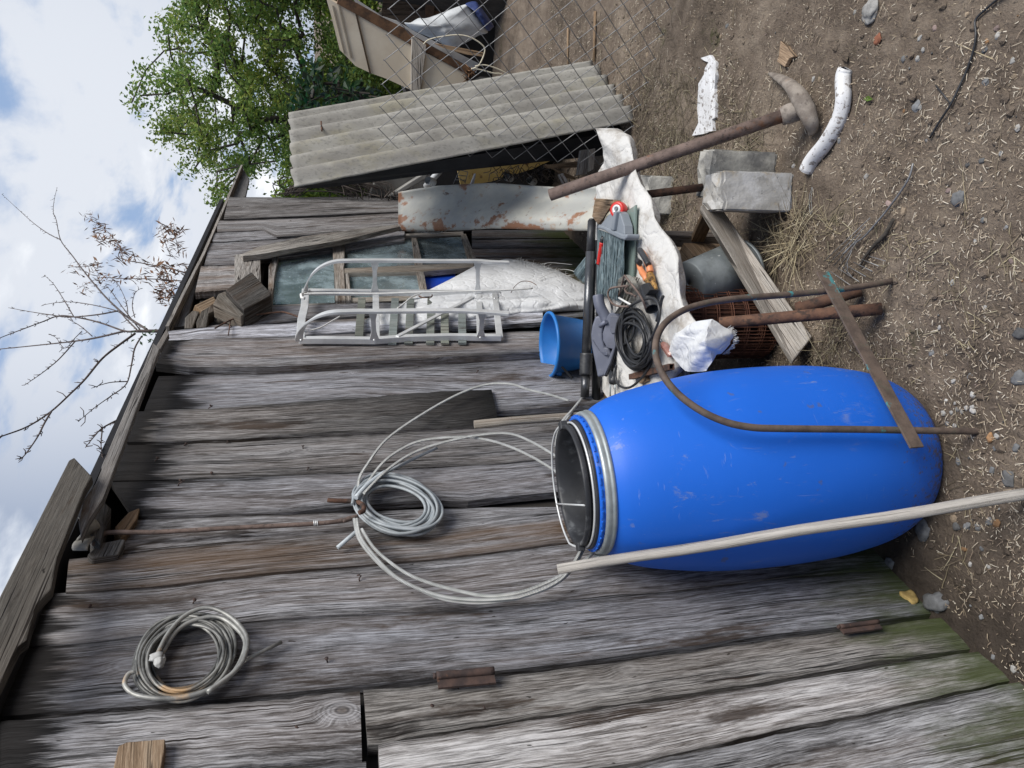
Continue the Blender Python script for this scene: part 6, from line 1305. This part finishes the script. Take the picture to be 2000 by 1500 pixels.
q = MB(); infl(q, z7((1490, 45), (1590, 12), (1650, 60), (1795, 265), (1790, 300), (1735, 335), (1640, 220), (1560, 90)), X2, .11); q.build('blue_end', M['navy'], bg_)
q = MB(); q.tube(catmull([XP(x, y, X0 - .06) for x, y in z7((1040, 480), (1100, 430), (1250, 395), (1420, 380), (1560, 410), (1690, 500), (1700, 580), (1640, 710), (1560, 750))], 5), .0045, 6); q.tube(catmull([XP(x, y, X0 - .06) for x, y in z7((1560, 745), (1650, 755), (1800, 795), (1870, 800), (1960, 850), (2040, 900))], 5), .0045, 6); q.tube(catmull([XP(x, y, X0 - .06) for x, y in z7((1600, 720), (1700, 705), (1850, 750), (1990, 830), (2060, 900))], 5), .0045, 6); tag(q.build('cream_cable', M['fillet']), 'cream coloured cable looping out of the old beige door', 'cable')
q = MB(); q.prism([XP(x, y, X0 + .05) for x, y in z7((1150, 470), (1220, 480), (1690, 570), (1680, 615), (1500, 590), (1250, 520))], (.03, 0, 0), None, (1.5, .3, .6, 0)); tag(q.build('lath', M['tan_wood']), 'pale pinewood lath lying between the beige door and the covered bin', 'lath')
# dark old trunk and earth bank at the far right
q = MB(); tr_c = XP(985, -5, 6.0)
q.lathe([(.34, -.6), (.30, .1), (.27, .4), (.24, .75), (.21, .92), (.12, .96), (0, .94)], V((tr_c.x + .3, tr_c.y - .12, .2)), n=40)
for k, p in enumerate(q.v): q.v[k] = tuple(V(p) + V((nz((p[0] * 6, p[1] * 6, p[2] * 2)), nz((p[0] * 6 + 9, p[1] * 6, p[2] * 2)), 0)) * .05)
tag(q.build('tree_stump', M['bark']), 'thick dark old trunk at the far right behind the fence', 'tree')
# ================================================================== trees
def leafquad(q, p, L, w, col, r):
    d = V((r.gauss(0, 1), r.gauss(0, 1), r.gauss(-.3, .8))).normalized(); s = d.cross(V((r.gauss(0, 1), r.gauss(0, 1), r.gauss(0, 1)))).normalized() * w; n = d.cross(s).normalized() * L * .12
    q.add([p, p + d * L * .5 + s + n, p + d * L, p + d * L * .5 - s + n], [(0, 1, 2, 3)], None, col)
def tree(name, label, root, clumps, trunk, leafL, per, colf, seed, limb=.035, bark='bark', tname='tree'):
    r = random.Random(seed); t = thing(name, label, tname, root)
    nodes = [(p, i) for i, p in enumerate(trunk)]; pts = list(trunk); par = [max(i - 1, 0) for i in range(len(trunk))]; wt = [0] * len(trunk)
    order = sorted(clumps, key=lambda c: min((c[0] - p).length for p in trunk))
    for c, rad in order:
        i = min(range(len(pts)), key=lambda k: (pts[k] - c).length + (.25 if pts[k].z > c.z + .1 else 0)); a = pts[i]; n = max(1, int((c - a).length / .22)); pi = i
        for k in range(1, n + 1):
            p = a.lerp(c, k / n) + V((r.gauss(0, .03), r.gauss(0, .03), .05 * math.sin(PI * k / n) + r.gauss(0, .02))); pts.append(p); par.append(pi); wt.append(0); pi = len(pts) - 1
        while True:
            wt[pi] += 1
            if pi == 0: break
            pi = par[pi]
    q = MB(); mx = wt[0]
    for i in range(1, len(pts)):
        f = lambda w: limb * (.10 + .9 * (w / mx) ** .55)
        q.tube([pts[par[i]], pts[i]], [f(wt[par[i]]) if par[i] else f(wt[i]) * 1.1, f(wt[i])], 6, caps=False)
    q.build('branches', M[bark], t)
    q = MB()
    for c, rad in clumps:
        n = int(per * (rad / .22) ** 2); tw = [(V((r.gauss(0, 1), r.gauss(0, 1), r.gauss(0, .8))).normalized() * rad * r.uniform(.5, 1.25)) for _ in range(max(4, n // 9))]
        for _ in range(n):
            d = r.choice(tw); p = c + d * r.random() ** .6 + V((r.gauss(0, 1), r.gauss(0, 1), r.gauss(0, 1))) * .035; leafquad(q, p, leafL * r.uniform(.6, 1.25), leafL * r.uniform(.2, .32), colf(r, c), r)
    q.build('crown', M['leaf'], t); return t
def inpoly(x, y, P):
    k = False
    for i in range(len(P)):
        (x1, y1), (x2, y2) = P[i - 1], P[i]
        if (y1 > y) != (y2 > y) and x < (x2 - x1) * (y - y1) / (y2 - y1) + x1: k = not k
    return k
def sample(P, n, d0, d1, seed, rad, hole=.0, bands=9):
    r = random.Random(seed); out = []; xs_ = [a for a, _ in P]; ys_ = [c for _, c in P]; tries = 0
    while len(out) < n and tries < 60000:
        tries += 1; x, y = r.uniform(min(xs_), max(xs_)), r.uniform(min(ys_), max(ys_))
        if not inpoly(x, y, P): continue
        if nz((x / 46, y / 46, seed)) < hole: continue
        out.append((DP(x, y, r.uniform(d0, d1)), rad * r.uniform(.7, 1.25)))
    return out
crown = [(352, 8), (330, 40), (300, 85), (285, 120), (262, 180), (247, 218), (268, 235), (300, 240), (318, 262), (352, 268), (352, 330), (368, 330), (380, 355), (405, 385), (420, 420), (430, 380), (470, 340), (560, 350), (640, 330), (700, 260), (740, 180), (690, 110), (640, 40), (640, -60), (600, -330), (420, -380), (250, -300), (300, -120), (400, -60), (380, -20)]
hole_c = (418, 112)
cl = [c for c in sample(crown, 520, 7.6, 9.8, 5, .17, -.10)]
def notin(c):
    d = c - CAMP; return True
rt_ = DP(560, 232, 8.4); rootp = V((rt_.x + .15, rt_.y, 0))
trk = [V((rootp.x, rootp.y, gh(rootp.x, rootp.y))), V((rootp.x + .02, rootp.y, .9)), rt_, DP(505, 236, 8.4), DP(455, 205, 8.5), DP(405, 180, 8.5), DP(365, 165, 8.5)]
def colg(r, c):
    k = r.uniform(.6, 1.35); y = r.random(); b_ = (.16, .265, .06) if y < .55 else ((.25, .33, .075) if y < .85 else (.09, .175, .05))
    yel = .7 * max(0, nz((c.x * 1.3, c.y * 1.3, c.z * 1.3))); return (b_[0] * k * (1 + yel), b_[1] * k * (1 + .3 * yel), b_[2] * k, 0)
tree('leafy_tree', 'tall bright green fruit tree rising behind the shed and corrugated sheet', trk[0], cl, trk, .046, 190, colg, 2, .055)
low = [(560, 350), (580, 200), (640, 110), (720, 130), (800, 150), (840, 190), (800, 230), (740, 260), (720, 420), (560, 420)]
cl2 = sample(low, 200, 9.5, 12, 11, .26, -.4); r2_ = V((11.0, 1.6, 0)); r2_.z = gh(11.0, 1.6)
def colg2(r, c): k = r.uniform(.55, 1.3); b_ = (.22, .30, .04) if r.random() < .5 else (.11, .18, .04); return (b_[0] * k, b_[1] * k, b_[2] * k, 0)
tree('leafy_tree', 'lower yellow green tree seen between the shed corner and corrugated sheet', r2_, cl2, [r2_, r2_ + V((0, 0, .8)), r2_ + V((0, .1, 1.3))], .070, 120, colg2, 4, .05)
iv = [(575, 200), (585, 165), (620, 140), (680, 150), (720, 170), (740, 195), (690, 205), (620, 215)]
cl3 = sample(iv, 26, 6.6, 7.2, 21, .10, -.6); r3_ = DP(700, 190, 6.9); r3_ = V((r3_.x, r3_.y, gh(r3_.x, r3_.y)))
tree('leafy_shrub', 'dark blue green large leaved shrub peering over the corrugated sheet top', r3_, cl3, [r3_, r3_ + V((0, 0, .6)), r3_ + V((0, 0, 1.1))], .085, 70, lambda r, c: tuple(v * r.uniform(.6, 1.3) for v in (.030, .070, .034)) + (0,), 6, .02, 'bark', 'shrub')
right = [(560, -40), (640, 20), (720, 130), (760, 150), (800, 190), (760, 60), (700, -60), (760, -500), (560, -500)]
cl4 = sample(right, 110, 10.5, 13, 31, .30, -.45); r4_ = V((11.6, -.9, 0)); r4_.z = gh(11.6, -.9)
tree('leafy_tree', 'bushy green tree in the background behind the dumped beige door', r4_, cl4, [r4_, r4_ + V((0, 0, .9)), r4_ + V((0, 0, 1.7))], .080, 110, colg2, 8, .06)
# bare sapling growing out of the eave
sap_root = V((0, 0, 0)); s0_ = W(322, 647, -.06)
sap = thing('bare_sapling', 'leafless sapling with thin twigs and dead leaves growing out of the eave', 'sapling', s0_)
def c5(*p): return [(x / 3, 500 + y / 3) for x, y in p]
def c1(*p): return [(x / 3, y / 3) for x, y in p]
rs_ = random.Random(12)
def sapl(pts, k): return [W(x, y, -.06 - k * max(0, (317 - x)) / 300) for x, y in pts]
BRS = [(c5((985, 440), (940, 440), (860, 440), (800, 440)), .0, .0105, .0085),
       (c5((800, 440), (730, 440), (600, 395), (480, 365), (350, 350), (250, 385), (130, 430), (0, 480), (-80, 520)), .1, .006, .0015), (c5((730, 440), (560, 480), (430, 500), (250, 520), (0, 545), (-90, 550)), .3, .006, .0018),
       (c5((790, 455), (700, 520), (600, 600), (500, 720), (420, 800), (300, 910), (160, 1000), (0, 1060), (-60, 1090)), -.15, .0065, .0018), (c5((300, 912), (260, 980), (220, 1060), (150, 1160), (110, 1197)), -.2, .004, .0014),
       (c5((860, 430), (750, 360), (680, 300), (600, 220), (500, 100), (425, 0)) + c1((355, 1405), (330, 1290), (312, 1240), (318, 1170), (335, 1098)), .35, .007, .0014), (c1((355, 1405), (285, 1370), (200, 1310), (110, 1230), (10, 1137)), .3, .004, .0013),
       (c5((800, 430), (740, 370), (690, 325), (560, 290), (430, 270), (340, 272), (250, 287)), .25, .0045, .0014), (c5((690, 322), (560, 345), (400, 358), (300, 345), (170, 325), (50, 303)), .15, .0045, .0014),
       (c5((440, 500), (350, 600), (280, 660), (210, 712), (142, 758)), .25, .004, .0014), (c5((830, 470), (790, 540), (770, 640), (740, 750), (650, 820), (560, 885), (458, 970)), -.1, .0045, .0013),
       (c5((750, 735), (640, 742), (535, 775)), -.1, .003, .0013), (c5((690, 960), (600, 1008), (550, 1060), (500, 1122)), -.2, .004, .0013), (c5((600, 1008), (592, 1100), (597, 1170)), -.2, .003, .0012), (c5((430, 352), (370, 250), (310, 160), (258, 112)), .15, .0035, .0012),
       (c5((820, 432), (740, 330), (660, 220), (620, 170)), .45, .004, .0015), (c5((750, 350), (740, 270), (700, 180), (670, 140)), .4, .003, .0012), (c5((790, 360), (775, 290), (790, 220), (825, 190)), .35, .003, .0012), (c5((480, 440), (440, 480), (380, 540), (330, 480), (300, 462)), .2, .0025, .0011), (c5((540, 470), (470, 410), (400, 370)), .2, .003, .0015)]
DEAD = [(c5((1110, 105), (1000, 75), (850, 45), (700, 10)) + c1((700, 1440), (600, 1330), (490, 1265)), .5, .005, .0014), (c5((1110, 150), (900, 135), (700, 132), (580, 130), (450, 195)), .5, .004, .0013), (c5((1050, 290), (980, 200), (940, 120), (950, 60)), .5, .003, .0012), (c1((760, 1490), (640, 1420), (555, 1385), (560, 1320)), .5, .003, .0012), (c1((1000, 1500), (960, 1400), (940, 1320)), .5, .003, .0012), (c1((1050, 1500), (1030, 1400), (1000, 1340), (1060, 1350)), .5, .003, .0012), (c5((600, 40), (520, 60), (400, 65)), .45, .003, .0012), (c5((1040, 240), (950, 240), (920, 210)), .5, .003, .0012)]
q = MB(); ql = MB()
for lst, dead in ((BRS, 0), (DEAD, 1)):
    for pts, k, ra, rb in lst:
        P = catmull(sapl(pts, k), 5); n = len(P); q.tube(P, [.72 * (ra + (rb - ra) * i / (n - 1)) for i in range(n)], 6)
        if ra > .008: continue
        for i in range(2, n):
            for _ in range(2 if not dead else 1):
                if rs_.random() < .55:
                    p = P[i - 1].lerp(P[i], rs_.random()); d = V((rs_.gauss(0, 1), rs_.gauss(0, .6), rs_.gauss(.2, 1))).normalized(); L = rs_.uniform(.006, .018) * (2 if rs_.random() < .10 else 1); q.tube([p, p + d * L * .6, p + d * L + V((0, 0, L * .3))], [.0016, .0013, .0009], 4)
            if dead:
                for _ in range(7):
                    p = P[i - 1].lerp(P[i], rs_.random()) + V((rs_.gauss(0, 1), rs_.gauss(0, 1), rs_.gauss(0, 1))) * .016; d = V((rs_.gauss(0, .7), rs_.gauss(0, .5), rs_.gauss(-.5, .8))).normalized(); L = rs_.uniform(.020, .050); s_ = d.orthogonal().normalized() * L * .14; w2 = d.cross(s_).normalized() * L * .16; c_ = rs_.choice([(.16, .085, .05), (.10, .055, .035), (.24, .14, .085)]); kk = rs_.uniform(.7, 1.2)
                    ql.add([p, p + d * L * .5 + s_ + w2, p + d * L + w2 * 2, p + d * L * .5 - s_ + w2], [(0, 1, 2, 3)], None, (c_[0] * kk, c_[1] * kk, c_[2] * kk, 0))
q.build('twigs', M['twig'], sap); ql.build('dead_leaves', M['deadleaf'], sap)
q = MB()
for i in range(26): leafquad(q, W(290 + rs_.gauss(0, 14), 655 + rs_.gauss(0, 10), -.06), .02, .005, (.12, .18, .10, 0), rs_)
q.build('green_buds', M['leaf'], sap)
